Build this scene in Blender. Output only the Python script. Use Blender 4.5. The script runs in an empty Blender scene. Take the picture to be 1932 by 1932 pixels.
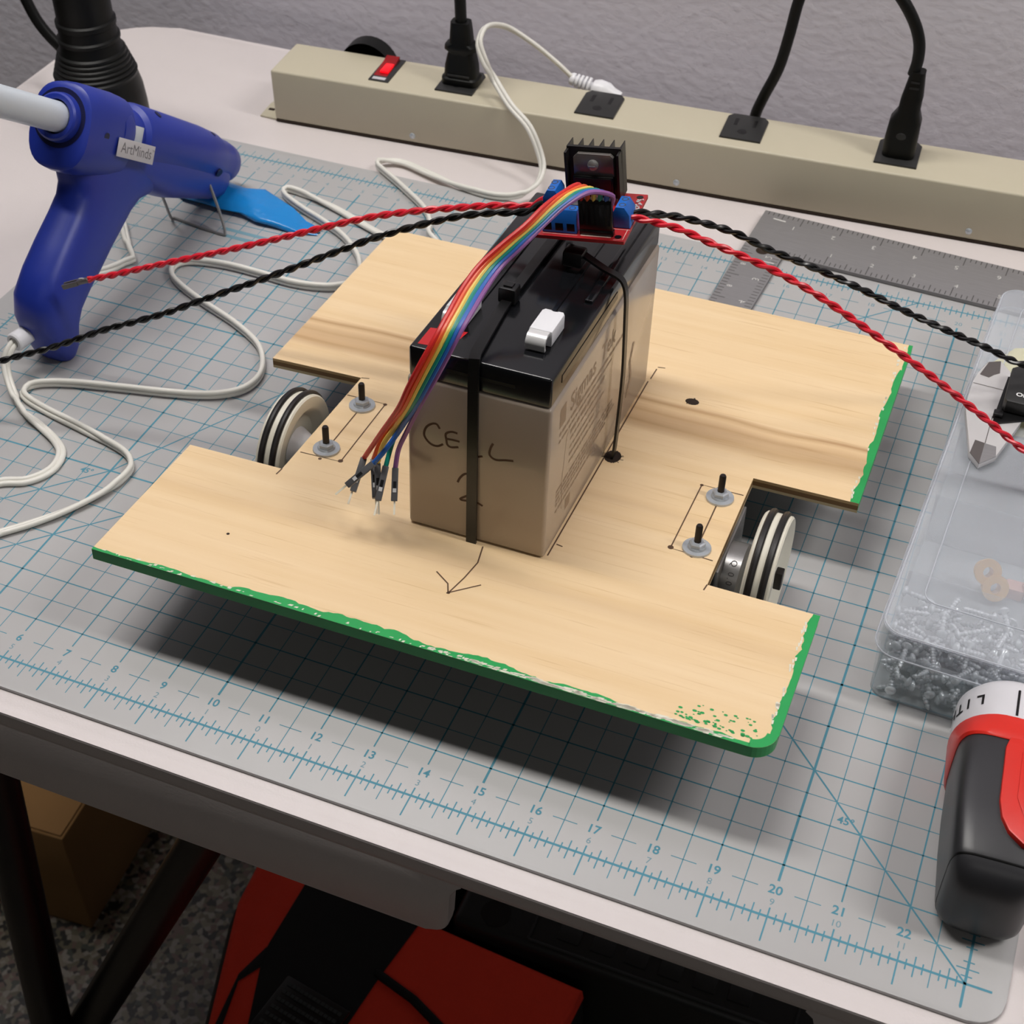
import bpy, bmesh, math, random
from mathutils import Vector, Matrix
random.seed(7)
scene = bpy.context.scene
C = scene.collection
IN = 0.0254           # all modelling is in inches on the cutting mat's own ruler, z = 0 on top of the mat
TZ = 29.0             # the mat lies 29 inches above the floor
def P(x, y, z): return Vector((x*IN, y*IN, (z+TZ)*IN))
WORLD = Matrix.Translation((0, 0, TZ*IN)) @ Matrix.Scale(IN, 4)

# ------------------------------------------------------------------ camera, sky, lights, exposure
cam = bpy.data.cameras.new('camera'); camo = bpy.data.objects.new('camera', cam); C.objects.link(camo); scene.camera = camo
RC = ((0.9267157876, 0.3757602875, 0.0014336502), (0.2574286259, -0.6320927192, -0.7308825466), (-0.2737304359, 0.6776894574, -0.6825017566))
rot = Matrix((RC[0], [-a for a in RC[1]], [-a for a in RC[2]])).transposed()
camo.matrix_world = Matrix.Translation(P(21.163446, -13.335392, 20.410998)) @ rot.to_4x4()
cam.sensor_width = 36; cam.lens = 36*2871.494/1932; cam.clip_start = .05; cam.clip_end = 50
cam.dof.use_dof = True; cam.dof.focus_distance = 27*IN; cam.dof.aperture_fstop = 26
w = bpy.data.worlds.new('World'); scene.world = w; w.use_nodes = True
w.node_tree.nodes['Background'].inputs[0].default_value = (1, .95, .9, 1)
w.node_tree.nodes['Background'].inputs[1].default_value = .018
def lamp(name, loc, sx, sy, power, col=(1, .965, .92), tilt=30):
    l = bpy.data.lights.new(name, 'AREA'); l.shape = 'RECTANGLE'; l.size = sx*IN; l.size_y = sy*IN; l.energy = power; l.color = col
    o = bpy.data.objects.new(name, l); C.objects.link(o); o.location = P(*loc); o.rotation_euler = (math.radians(tilt), 0, 0); return o
lamp('ceiling_fixture_light', (-8, 10, 74), 46, 9, 26)        # a row of fluorescent fixtures along the wall
lamp('ceiling_fixture_light', (78, 10, 74), 46, 9, 31)
lamp('ceiling_fixture_light', (55, -80, 74), 90, 9, 3.6, tilt=40)   # the next row, farther into the room
scene.view_settings.view_transform = 'Standard'; scene.view_settings.look = 'None'
scene.view_settings.gamma = 1; scene.view_settings.exposure = 0.0; scene.view_settings.use_curve_mapping = False

# ------------------------------------------------------------------ materials
def lin(c):
    return tuple(((v/255)/12.92 if v/255 <= .04045 else ((v/255+.055)/1.055)**2.4) for v in c) + (1,)
def mat(name, col, rough=.5, metal=0, spec=.5, coat=0, noise=None, bump=None, emit=0, sub=0, trans=0, stretch=(1, 1, 1), col2=None):
    """noise = (scale per metre, amount), bump = (scale, distance in m)"""
    m = bpy.data.materials.new(name); m.use_nodes = True
    nt = m.node_tree; b = nt.nodes['Principled BSDF']; N = nt.nodes.new; L = nt.links.new
    b.inputs['Base Color'].default_value = lin(col); b.inputs['Roughness'].default_value = rough; b.inputs['Metallic'].default_value = metal
    b.inputs['Specular IOR Level'].default_value = spec; b.inputs['Coat Weight'].default_value = coat; b.inputs['Coat Roughness'].default_value = .08
    if trans: b.inputs['Transmission Weight'].default_value = trans
    if emit: b.inputs['Emission Color'].default_value = lin(col); b.inputs['Emission Strength'].default_value = emit
    if noise or bump:
        tc = N('ShaderNodeTexCoord'); mp = N('ShaderNodeMapping'); L(tc.outputs['Object'], mp.inputs[0]); mp.inputs['Scale'].default_value = stretch
    if noise:
        n = N('ShaderNodeTexNoise'); n.inputs['Scale'].default_value = noise[0]; n.inputs['Detail'].default_value = 4; L(mp.outputs[0], n.inputs[0])
        mx = N('ShaderNodeMix'); mx.data_type = 'RGBA'; a = noise[1]
        c = lin(col); d = lin(col2) if col2 else tuple(min(1, v*(1+a)) for v in c[:3])+(1,)
        mx.inputs[6].default_value = c if col2 else tuple(v*(1-a) for v in c[:3])+(1,); mx.inputs[7].default_value = d
        L(n.outputs[0], mx.inputs[0]); L(mx.outputs[2], b.inputs['Base Color'])
    if bump:
        n = N('ShaderNodeTexNoise'); n.inputs['Scale'].default_value = bump[0]; n.inputs['Detail'].default_value = 3; L(mp.outputs[0], n.inputs[0])
        bp = N('ShaderNodeBump'); bp.inputs['Distance'].default_value = bump[1]; bp.inputs['Strength'].default_value = 1
        L(n.outputs[0], bp.inputs['Height']); L(bp.outputs[0], b.inputs['Normal'])
    return m
def clear_plastic(name, col, opac, rough=.35, bump=None):
    m = mat(name, col, rough, spec=.35, bump=bump); nt = m.node_tree; b = nt.nodes['Principled BSDF']; out = nt.nodes['Material Output']
    t = nt.nodes.new('ShaderNodeBsdfTransparent'); t.inputs[0].default_value = (.985, .99, .995, 1); mx = nt.nodes.new('ShaderNodeMixShader')
    mx.inputs[0].default_value = opac; nt.links.new(t.outputs[0], mx.inputs[1]); nt.links.new(b.outputs[0], mx.inputs[2]); nt.links.new(mx.outputs[0], out.inputs[0]); return m
def wood_material(name, base, dark, bands=()):
    m = mat(name, base, .55, spec=.35); nt = m.node_tree; N = nt.nodes.new; L = nt.links.new; b = nt.nodes['Principled BSDF']
    tc = N('ShaderNodeTexCoord'); mp = N('ShaderNodeMapping'); L(tc.outputs['Object'], mp.inputs[0]); mp.inputs['Scale'].default_value = (1.6, 34, 34)
    n1 = N('ShaderNodeTexNoise'); n1.inputs['Scale'].default_value = 3.2; n1.inputs['Detail'].default_value = 5; n1.inputs['Distortion'].default_value = .1; L(mp.outputs[0], n1.inputs[0])
    mp2 = N('ShaderNodeMapping'); L(tc.outputs['Object'], mp2.inputs[0]); mp2.inputs['Scale'].default_value = (20, 640, 640)
    n2 = N('ShaderNodeTexNoise'); n2.inputs['Scale'].default_value = 1.0; n2.inputs['Detail'].default_value = 3; L(mp2.outputs[0], n2.inputs[0])
    r1 = N('ShaderNodeValToRGB'); r1.color_ramp.elements[0].position = .25; r1.color_ramp.elements[1].position = .7
    r1.color_ramp.elements[0].color = lin(dark); r1.color_ramp.elements[1].color = lin(base); L(n1.outputs[0], r1.inputs[0])
    r2 = N('ShaderNodeValToRGB'); r2.color_ramp.elements[0].position = .27; r2.color_ramp.elements[1].position = .40
    r2.color_ramp.elements[0].color = (.85, .79, .71, 1); r2.color_ramp.elements[1].color = (1, 1, 1, 1); L(n2.outputs[0], r2.inputs[0])
    mx = N('ShaderNodeMix'); mx.data_type = 'RGBA'; mx.blend_type = 'MULTIPLY'; mx.inputs[0].default_value = .8; L(r1.outputs[0], mx.inputs[6]); L(r2.outputs[0], mx.inputs[7])
    last = mx.outputs[2]
    sep = N('ShaderNodeSeparateXYZ'); L(tc.outputs['Object'], sep.inputs[0])
    n3 = N('ShaderNodeTexNoise'); n3.inputs['Scale'].default_value = 9; L(tc.outputs['Object'], n3.inputs[0])
    for yc, wd, amt in bands:                                       # a few brown growth bands that run along the sheet
        def mth(op, a, bb):
            q = N('ShaderNodeMath'); q.operation = op
            for i, v in enumerate((a, bb)):
                if isinstance(v, (int, float)): q.inputs[i].default_value = v
                else: L(v, q.inputs[i])
            return q.outputs[0]
        d = mth('SUBTRACT', sep.outputs[1], yc*IN)
        d = mth('ADD', d, mth('MULTIPLY', mth('SUBTRACT', n3.outputs[0], .5), 0.55*IN))
        g = mth('SUBTRACT', 1.0, mth('DIVIDE', mth('ABSOLUTE', d, 0.0), wd*IN)); g = mth('MAXIMUM', g, 0.0)
        g = mth('MULTIPLY', g, mth('MULTIPLY', n1.outputs[0], amt*1.8))
        k = N('ShaderNodeMix'); k.data_type = 'RGBA'; k.inputs[7].default_value = lin((172, 128, 82)); L(g, k.inputs[0]); L(last, k.inputs[6]); last = k.outputs[2]
    L(last, b.inputs['Base Color']); return m
def terrazzo(name):
    m = mat(name, (110, 100, 90), .35); nt = m.node_tree; N = nt.nodes.new; L = nt.links.new; b = nt.nodes['Principled BSDF']
    tc = N('ShaderNodeTexCoord'); v = N('ShaderNodeTexVoronoi'); v.inputs['Scale'].default_value = 210; L(tc.outputs['Object'], v.inputs[0])
    r = N('ShaderNodeValToRGB'); cr = r.color_ramp; cr.interpolation = 'CONSTANT'; cr.elements[0].color = lin((30, 28, 26)); cr.elements[1].position = .22; cr.elements[1].color = lin((88, 82, 66))
    for p, c in ((.42, (112, 104, 90)), (.6, (98, 78, 70)), (.74, (128, 122, 114)), (.9, (62, 65, 58))):
        e = cr.elements.new(p); e.color = lin(c)
    sp = N('ShaderNodeSeparateColor'); L(v.outputs['Color'], sp.inputs[0]); L(sp.outputs[0], r.inputs[0]); L(r.outputs[0], b.inputs['Base Color']); return m
def ply_edge(name):
    m = mat(name, (150, 116, 72), .7); nt = m.node_tree; N = nt.nodes.new; L = nt.links.new; b = nt.nodes['Principled BSDF']
    tc = N('ShaderNodeTexCoord'); sep = N('ShaderNodeSeparateXYZ'); L(tc.outputs['Object'], sep.inputs[0])
    r = N('ShaderNodeMapRange'); r.inputs[1].default_value = -.22*IN; r.inputs[2].default_value = 0; L(sep.outputs[2], r.inputs[0])
    q = N('ShaderNodeValToRGB'); q.color_ramp.interpolation = 'CONSTANT'
    q.color_ramp.elements[0].color = lin((196, 178, 140)); q.color_ramp.elements[1].position = .28; q.color_ramp.elements[1].color = lin((128, 96, 58))
    e = q.color_ramp.elements.new(.72); e.color = lin((190, 160, 112)); L(r.outputs[0], q.inputs[0]); L(q.outputs[0], b.inputs['Base Color']); return m
M = {}
def mk(k, *a, **kw): M[k] = mat(k, *a, **kw); return M[k]
mk('wall_paint', (238, 235, 246), .9, spec=.15, bump=(150, .00045), stretch=(.9, 1, 1.1))
M['terrazzo'] = terrazzo('terrazzo')
mk('table_plastic', (216, 208, 207), .45, noise=(30, .03), bump=(900, .00008))
mk('mat_vinyl', (178, 177, 177), .42, noise=(12, .02))
mk('mat_ink', (74, 140, 160), .6); mk('mat_ink_pale', (112, 150, 164), .6)
M['plywood'] = wood_material('plywood', (238, 211, 171), (229, 198, 152), [(7.5, .28, .7), (8.2, .14, .75), (7.85, .3, .6), (4.9, .2, .2), (2.1, .3, .2)])
M['ply_edge'] = ply_edge('ply_edge')
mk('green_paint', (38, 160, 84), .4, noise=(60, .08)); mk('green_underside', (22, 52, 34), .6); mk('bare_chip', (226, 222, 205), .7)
mk('pencil', (92, 66, 46), .7); mk('marker', (74, 44, 24), .6); mk('hole_dark', (44, 30, 20), .9)
mk('zinc', (186, 192, 198), .25, metal=.4); mk('steel', (150, 149, 148), .3, metal=.5); mk('brushed', (142, 140, 142), .42, metal=.25, noise=(60, .12), stretch=(1, 14, 1))
mk('screw_zinc', (214, 220, 224), .2, metal=.3); mk('engraved', (72, 70, 70), .6); mk('engraved_bright', (205, 203, 200), .4)
mk('black_bolt', (36, 30, 28), .4, metal=.3); mk('rubber', (30, 28, 28), .42); mk('wheel_plastic', (226, 222, 206), .42); mk('white_plastic', (232, 232, 236), .35)
mk('battery_case', (166, 152, 138), .24, spec=.6, coat=.35); mk('battery_lid', (17, 18, 21), .16, spec=.6); mk('battery_print', (142, 122, 102), .5)
mk('recess_black', (8, 8, 9), .3); mk('black_nylon', (14, 14, 15), .33); mk('red_print', (206, 34, 40), .4)
mk('pcb_red', (176, 38, 42), .35, noise=(300, .1)); mk('pcb_silk', (220, 190, 180), .5); mk('block_blue', (22, 100, 190), .35); mk('heatsink', (38, 36, 34), .35, metal=.3)
mk('chip_tab', (125, 120, 116), .3, metal=.5); mk('solder', (225, 225, 225), .25, metal=.3); mk('capacitor', (120, 118, 124), .35, metal=.6)
for k, c in dict(red=(206, 40, 36), orange=(226, 92, 40), yellow=(228, 198, 92), green=(16, 138, 122), blue=(40, 100, 186), purple=(140, 88, 150)).items(): mk('wire_'+k, c, .38)
mk('crimp_black', (84, 84, 87), .38); mk('pin_gold', (252, 244, 226), .25, metal=.1); mk('wire_hot_red', (220, 36, 54), .32); mk('wire_black', (16, 15, 15), .28)
mk('gun_blue', (30, 50, 150), .4, noise=(40, .05)); mk('gun_dark', (12, 16, 60), .5); mk('cord_white', (226, 224, 216), .4); mk('sticker', (196, 194, 198), .5); mk('ink_gray', (110, 108, 112), .6)
mk('glue', (206, 214, 222), .35, sub=.3); mk('strip_beige', (196, 188, 166), .42, noise=(30, .03)); mk('outlet_black', (40, 40, 40), .42); mk('black_gloss', (13, 14, 13), .45, spec=.25)
mk('neon_red', (255, 12, 28), .2, emit=.7); mk('rocker_red', (150, 10, 16), .2)
M['organizer_clear'] = clear_plastic('organizer_clear', (222, 230, 232), .17, .3); M['organizer_floor'] = clear_plastic('organizer_floor', (205, 212, 216), .55, .3); M['organizer_lid'] = clear_plastic('organizer_lid', (222, 226, 234), .25, .28)
M['lid_line'] = clear_plastic('lid_line', (214, 218, 226), .55); mk('brass', (244, 190, 108), .3, metal=.3); mk('pink', (214, 170, 158), .5); mk('yellow_foam', (240, 230, 158), .7)
mk('caliper_steel', (218, 216, 216), .32, metal=.35); mk('caliper_edge', (118, 112, 110), .35, metal=.6); mk('white_ink', (236, 236, 236), .5); mk('lcd', (150, 158, 150), .25)
mk('tool_black', (46, 46, 49), .36, noise=(80, .1)); mk('tool_red', (216, 42, 30), .32); mk('tool_white', (214, 213, 218), .35)
mk('blue_plastic', (28, 132, 206), .2, bump=(60, .0015)); mk('cardboard', (150, 112, 66), .85, noise=(20, .08)); mk('leg_black', (20, 20, 21), .4)
mk('bag_red', (248, 62, 34), .8, bump=(70, .002), noise=(25, .06)); mk('bag_black', (15, 15, 16), .8); mk('webbing', (60, 66, 66), .5); mk('case_black', (34, 37, 37), .45)

# ------------------------------------------------------------------ mesh helpers
def catmull(pts, n=6):
    pts = [Vector(p) for p in pts]
    if len(pts) < 3: return pts
    out = []
    for i in range(len(pts)-1):
        p0 = pts[i-1] if i else pts[0]*2-pts[1]; p1, p2 = pts[i], pts[i+1]; p3 = pts[i+2] if i+2 < len(pts) else pts[-1]*2-pts[-2]
        for k in range(n):
            t = k/n; out.append(.5*((2*p1)+(p2-p0)*t+(2*p0-5*p1+4*p2-p3)*t*t+(3*p1-p0-3*p2+p3)*t*t*t))
    out.append(pts[-1]); return out
def resample(pts, step):
    out = [pts[0].copy()]; acc = 0
    for a, b in zip(pts, pts[1:]):
        d = (b-a).length; s = step-acc
        while s <= d: out.append(a.lerp(b, s/d)); s += step
        acc = d-(s-step)
    return out
class B:
    def __init__(s): s.bm = bmesh.new(); s.mi = 0
    def v(s, *p): return s.bm.verts.new(p)
    def f(s, vs):
        try: fc = s.bm.faces.new(vs); fc.material_index = s.mi; return fc
        except ValueError: return None
    def box(s, x0, x1, y0, y1, z0, z1, bev=0, seg=2, rot=None, mv=None):
        vs = [s.v(x, y, z) for z in (z0, z1) for y in (y0, y1) for x in (x0, x1)]
        fs = [s.f([vs[i] for i in q]) for q in ((0, 2, 3, 1), (4, 5, 7, 6), (0, 1, 5, 4), (2, 6, 7, 3), (0, 4, 6, 2), (1, 3, 7, 5))]
        if bev:
            es = list({e for f in fs for e in f.edges}); r = bmesh.ops.bevel(s.bm, geom=es, offset=bev, segments=seg, profile=.5, affect='EDGES')
            vs = list({v for f in r['faces'] for v in f.verts} | {v for v in vs if v.is_valid})
            for f in r['faces']: f.material_index = s.mi
        if rot is not None:
            c = Vector(mv) if mv else Vector()
            for v in vs:
                if v.is_valid: v.co = rot @ v.co + c
        return s
    def obox(s, c, ax, ay, az, hx, hy, hz, bev=0):
        """box about centre c with unit axes"""
        m = Matrix((ax, ay, az)).transposed(); return s.box(-hx, hx, -hy, hy, -hz, hz, bev, 2, m, c)
    def ring(s, c, u, w, r, n, ph=0): return [s.bm.verts.new(c+u*(r*math.cos(2*math.pi*i/n+ph))+w*(r*math.sin(2*math.pi*i/n+ph))) for i in range(n)]
    def bridge(s, a, b):
        n = len(a)
        for i in range(n): s.f([a[i], a[(i+1) % n], b[(i+1) % n], b[i]])
    def lathe(s, prof, o, ax, n=32, ph=0):
        o = Vector(o); ax = Vector(ax).normalized(); u = ax.orthogonal().normalized(); w = ax.cross(u); prev = None
        for t, r in prof:
            c = o+ax*t; cur = [s.bm.verts.new(c)] if r < 1e-6 else s.ring(c, u, w, r, n, ph)
            if prev is not None:
                if len(prev) == 1 and len(cur) == 1: pass
                elif len(prev) == 1:
                    for i in range(n): s.f([prev[0], cur[(i+1) % n], cur[i]])
                elif len(cur) == 1:
                    for i in range(n): s.f([prev[i], prev[(i+1) % n], cur[0]])
                else: s.bridge(prev, cur)
            prev = cur
        return s
    def cyl(s, p, q, r, r2=None, n=20):
        p, q = Vector(p), Vector(q); L = (q-p).length; return s.lathe([(0, 0), (0, r), (L, r if r2 is None else r2), (L, 0)], p, q-p, n)
    def tube(s, pts, r, n=8, sx=1, sy=1, up=None, cap=True):
        pts = [Vector(p) for p in pts]; prev = None; u = None; N = len(pts)
        for i, p in enumerate(pts):
            t = (pts[min(i+1, N-1)]-pts[max(i-1, 0)]).normalized()
            if up is not None: u = Vector(up).cross(t); u = u.normalized() if u.length > 1e-4 else t.orthogonal().normalized()
            elif u is None: u = t.orthogonal().normalized()
            else: u = (u-t*u.dot(t)).normalized()
            w = t.cross(u); rr = r[i] if isinstance(r, (list, tuple)) else r
            cur = s.ring(p, u*sx, w*sy, rr, n)
            if prev: s.bridge(prev, cur)
            elif cap: s.f(cur[::-1])
            prev = cur
        if cap: s.f(prev)
        return s
    def rect(s, pts, wd, th, up=(0, 0, 1)):
        """flat strap of width wd and thickness th; up = its face normal (one vector or a list)"""
        pts = [Vector(p) for p in pts]; N = len(pts); prev = None
        for i, p in enumerate(pts):
            t = (pts[min(i+1, N-1)]-pts[max(i-1, 0)]).normalized(); n = Vector(up[i] if isinstance(up, list) else up); u = n.cross(t)
            u = u.normalized() if u.length > 1e-4 else t.orthogonal().normalized(); n = t.cross(u)
            cur = [s.bm.verts.new(p+u*a+n*b) for a, b in ((-wd/2, -th/2), (wd/2, -th/2), (wd/2, th/2), (-wd/2, th/2))]
            if prev: s.bridge(prev, cur)
            else: s.f(cur[::-1])
            prev = cur
        s.f(prev); return s
    def stroke(s, pts, wd, fn):
        """flat drawn line through 2-D points; fn maps (a, b) to 3-D"""
        n = len(pts)
        L = []
        for i, p in enumerate(pts):
            a, b = pts[max(i-1, 0)], pts[min(i+1, n-1)]; dx, dy = b[0]-a[0], b[1]-a[1]; d = math.hypot(dx, dy) or 1
            L.append((s.v(*fn(p[0]-dy/d*wd/2, p[1]+dx/d*wd/2)), s.v(*fn(p[0]+dy/d*wd/2, p[1]-dx/d*wd/2))))
        for a, b in zip(L, L[1:]): s.f([a[0], a[1], b[1], b[0]])
        return s
    def disc(s, c, r, fn, n=14, ry=None):
        s.f([s.v(*fn(c[0]+r*math.cos(2*math.pi*i/n), c[1]+(ry or r)*math.sin(2*math.pi*i/n))) for i in range(n)]); return s
    def poly(s, pts, fn): s.f([s.v(*fn(*p)) for p in pts]); return s
    def prism(s, pts, z0, z1, fn=lambda x, y, z: (x, y, z), bev=0, sides=None, seg=2):
        a = [s.v(*fn(x, y, z0)) for x, y in pts]; b = [s.v(*fn(x, y, z1)) for x, y in pts]; n = len(pts)
        fs = [s.f(a[::-1]), s.f(b)]; m0 = s.mi
        for i in range(n):
            if sides: s.mi = sides(pts[i], pts[(i+1) % n])
            fs.append(s.f([a[i], a[(i+1) % n], b[(i+1) % n], b[i]]))
        s.mi = m0
        if bev:
            es = list({e for f in fs[:2] for e in f.edges}); r = bmesh.ops.bevel(s.bm, geom=es, offset=bev, segments=seg, profile=.5, affect='EDGES')
        return s
    def torus(s, c, ax, R, r, n=40, m=10):
        c = Vector(c); ax = Vector(ax).normalized(); u = ax.orthogonal().normalized(); w = ax.cross(u); rings = []
        for i in range(n):
            a = 2*math.pi*i/n; d = u*math.cos(a)+w*math.sin(a); rings.append([s.bm.verts.new(c+d*(R+r*math.cos(2*math.pi*j/m))+ax*(r*math.sin(2*math.pi*j/m))) for j in range(m)])
        for i in range(n): s.bridge(rings[i], rings[(i+1) % n])
        return s
    def ball(s, c, rx, ry, rz, n=16, m=10):
        c = Vector(c); prev = None
        for j in range(m+1):
            a = math.pi*j/m; z = math.cos(a); q = math.sin(a)
            cur = [s.v(c.x, c.y, c.z+rz*z)] if j in (0, m) else [s.v(c.x+rx*q*math.cos(2*math.pi*i/n), c.y+ry*q*math.sin(2*math.pi*i/n), c.z+rz*z) for i in range(n)]
            if prev is not None:
                if len(prev) == 1: [s.f([prev[0], cur[i], cur[(i+1) % n]]) for i in range(n)]
                elif len(cur) == 1: [s.f([prev[i], cur[0], prev[(i+1) % n]]) for i in range(n)]
                else: s.bridge(prev, cur)
            prev = cur
        return s
    def text(s, body, size, fn, align='CENTER', bold=0, sx=1):
        cu = bpy.data.curves.new('t', 'FONT'); cu.body = body; cu.size = size; cu.align_x = align; cu.align_y = 'CENTER'; cu.resolution_u = 3; cu.offset = bold
        o = bpy.data.objects.new('t', cu); C.objects.link(o)
        dg = bpy.context.evaluated_depsgraph_get(); me = bpy.data.meshes.new_from_object(o.evaluated_get(dg))
        vs = [s.v(*fn(v.co.x*sx, v.co.y)) for v in me.vertices]
        for p in me.polygons: s.f([vs[i] for i in p.vertices])
        bpy.data.objects.remove(o); bpy.data.curves.remove(cu); bpy.data.meshes.remove(me); return s
    def sheet(s, rows):
        vs = [[s.v(*p) for p in r] for r in rows]
        for a, b in zip(vs, vs[1:]):
            for i in range(len(a)-1): s.f([a[i], a[i+1], b[i+1], b[i]])
        return s
    def loft(s, secs):
        prev = None
        for sec in secs:
            cur = [s.v(*p) for p in sec]
            if prev: s.bridge(prev, cur)
            else: s.f(cur[::-1])
            prev = cur
        s.f(prev); return s
FRAME = WORLD
ROOTM = {}
def thing(name, label, cat, loc, group=None, M4=None):
    o = bpy.data.objects.new(name, None); C.objects.link(o); o.empty_display_size = .01
    m = M4 if M4 is not None else Matrix.Translation((FRAME @ Vector(loc)))
    o.matrix_world = m; ROOTM[o.name] = m; o['label'] = label; o['category'] = cat
    if group: o['group'] = group
    return o
def rootm(o):
    while o.parent: o = o.parent
    return ROOTM[o.name]
def part(name, b, m, parent, smooth=35, label=None, kind=None, frame=None):
    f = frame if frame is not None else FRAME
    T = rootm(parent).inverted() @ f
    me = bpy.data.meshes.new(name); b.bm.transform(T); bmesh.ops.recalc_face_normals(b.bm, faces=b.bm.faces); b.bm.to_mesh(me); b.bm.free()
    for k in (m if isinstance(m, (list, tuple)) else [m]): me.materials.append(M[k] if isinstance(k, str) else k)
    if smooth:
        me.shade_smooth(); me.set_sharp_from_angle(angle=math.radians(smooth))
    o = bpy.data.objects.new(name, me); C.objects.link(o); o.parent = parent
    if label: o['label'] = label
    if kind: o['kind'] = kind
    return o
def struct(name, b, m, label):
    me = bpy.data.meshes.new(name); b.bm.transform(WORLD); bmesh.ops.recalc_face_normals(b.bm, faces=b.bm.faces); b.bm.to_mesh(me); b.bm.free(); me.materials.append(M[m])
    o = bpy.data.objects.new(name, me); C.objects.link(o); o['kind'] = 'structure'; o['label'] = label; return o
def frame(origin, R): return WORLD @ (Matrix.Translation(origin) @ Matrix(R).to_4x4())
def rigid(F):
    """the frame without its scale: the matrix for an Empty"""
    l, r, sc = F.decompose(); return Matrix.Translation(l) @ r.to_matrix().to_4x4()
def yawm(a): return Matrix.Rotation(a, 3, 'Z')

# ------------------------------------------------------------------ the setting
struct('floor', B().box(-110, 150, -90, 40, -TZ-1, -TZ), 'terrazzo', 'speckled terrazzo floor under the table')
struct('wall_back', B().box(-110, 150, 24.6, 30, -TZ, 80), 'wall_paint', 'grey lavender wall with orange peel texture')

# ------------------------------------------------------------------ folding table
def rrect(x0, x1, y0, y1, r, n=8):
    out = []
    for cx, cy, a0 in ((x1-r, y0+r, -90), (x1-r, y1-r, 0), (x0+r, y1-r, 90), (x0+r, y0+r, 180)):
        for k in range(n+1):
            a = math.radians(a0+90*k/n); out.append((cx+r*math.cos(a), cy+r*math.sin(a)))
    return out
TT = -.08
tb_ = thing('folding_table', 'off white plastic folding table with black tube legs carrying the cutting mat', 'table', (17, 11, -TZ))
b = B(); b.prism(rrect(-6.5, 41.5, -1.02, 22.9, 2.3), -.47, TT, bev=.1, seg=3)
def arcpts(cx, cy, r, a0, a1, n=6): return [(cx+r*math.cos(math.radians(a0+(a1-a0)*k/n)), cy+r*math.sin(math.radians(a0+(a1-a0)*k/n))) for k in range(n+1)]
for xa, xb, end in ((-4.3, 15.05, 1), (21.2, 39, -1)):
    if end == 1: pts = [(xa, -2.12)]+arcpts(xb-.42, -1.7, .42, -90, 0)+[(xb+.06, -.85)]+[(xb+.42-.36*math.cos(math.radians(a)), -.8+.36*math.sin(math.radians(a))) for a in (30, 60, 90)]+[(xa, -.44)]
    else: pts = [(xb, -2.12), (xb, -.44)]+[(xa-.45+.4*math.cos(math.radians(a)), -.85+.4*math.sin(math.radians(a))) for a in (90, 60, 30, 0)]+arcpts(xa+.42, -1.7, .42, 180, 270)
    b.prism(pts, -1.0, -.72, lambda x, z, y: (x, y, z), bev=.05)
b.box(-4, 39, 22.5, 22.86, -2.1, -.45, .05); b.box(-6.46, -6.1, 1.4, 20.5, -2.1, -.45, .05)
part('tabletop', b, 'table_plastic', tb_)
for yy, dy in ((3.1, -1.85), (19.5, 1.2)):
    part('leg', B().tube([(2.0, yy, -.5), (3.66, yy+dy*2.7, -TZ+.05)], .5, 16), 'leg_black', tb_)
part('leg_crossbar', B().tube([(2.05, 2.9, -2), (2.05, 19.6, -2)], .45, 12), 'leg_black', tb_)
part('brace', B().tube([(10.6, 2.95, -1.2), (2.75, .8, -18)], .5, 16), 'leg_black', tb_)

# ------------------------------------------------------------------ cutting mat
cm = thing('cutting_mat', 'translucent grey self healing cutting mat with teal inch grid on the table', 'cutting mat', (11.5, 8.5, TT))
part('mat_sheet', B().prism(rrect(-.68, 23.62, -.58, 17.55, .5), TT, 0, bev=.02), 'mat_vinyl', cm)
up = lambda z: (lambda x, y: (x, y, z))
g = B(); f1, f2 = up(.0012), up(.0022)
for i in range(0, 47):
    x = i/2; half = i % 2
    wd = .016 if half else (.042 if i % 10 == 0 else .026)
    if half: g.stroke([(x, -.28), (x, 17.28)], wd, f1)
    else:
        g.stroke([(x, .68), (x, 16.36)], wd, f1); g.stroke([(x, -.42 if i % 8 else -.45), (x, .17)], .026, f1); g.stroke([(x, 16.8), (x, 17.4)], .026, f1)
for j in range(1, 34):
    y = j/2; half = j % 2
    wd = .016 if half else (.042 if j % 10 == 0 else .026)
    if j in (1, 33):
        for x in range(23): g.stroke([(x+.3, y), (x+.72, y)], .016, f1)
    else: g.stroke([(-.28 if half else .0, y), (23.28 if half else 23, y)], wd, f1)
for y in (0, 17): g.stroke([(-.4, y), (23.4, y)], .042, f2)
for x in (0, 23): g.stroke([(x, -.4), (x, 17.4)], .042, f2)
for k in range(23*8+1):
    x = k/8
    if k % 4 == 0: continue
    h = .17 if k % 2 == 0 else .085
    for y in (0, 17): g.stroke([(x, y-h-.02), (x, y+h)], .022, f1)
for k in range(17*8+1):
    y = k/8; h = .17 if k % 2 == 0 else .085
    if k % 4: [g.stroke([(x-h, y), (x+h, y)], .022, f1) for x in (0, 23)]
for a, c in (((23, 0), (6, 17)), ((2, 0), (19, 17)), ((5, 5), (11.93, 17)), ((5, 5), (0, 0))): g.stroke([a, c], .03, f2)
part('printed_grid', g, 'mat_ink', cm, 0, kind='stuff')
for x in range(1, 23):
    part('inch_numeral', B().text(str(x), .225, lambda a, c, x=x: (x+a, .5+c, .0014), bold=.005), 'mat_ink', cm, 0)
    part('small_numeral', B().text(str(abs(x-11)), .17, lambda a, c, x=x: (x+a, .27+c, .0014)), 'mat_ink_pale', cm, 0)
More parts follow.
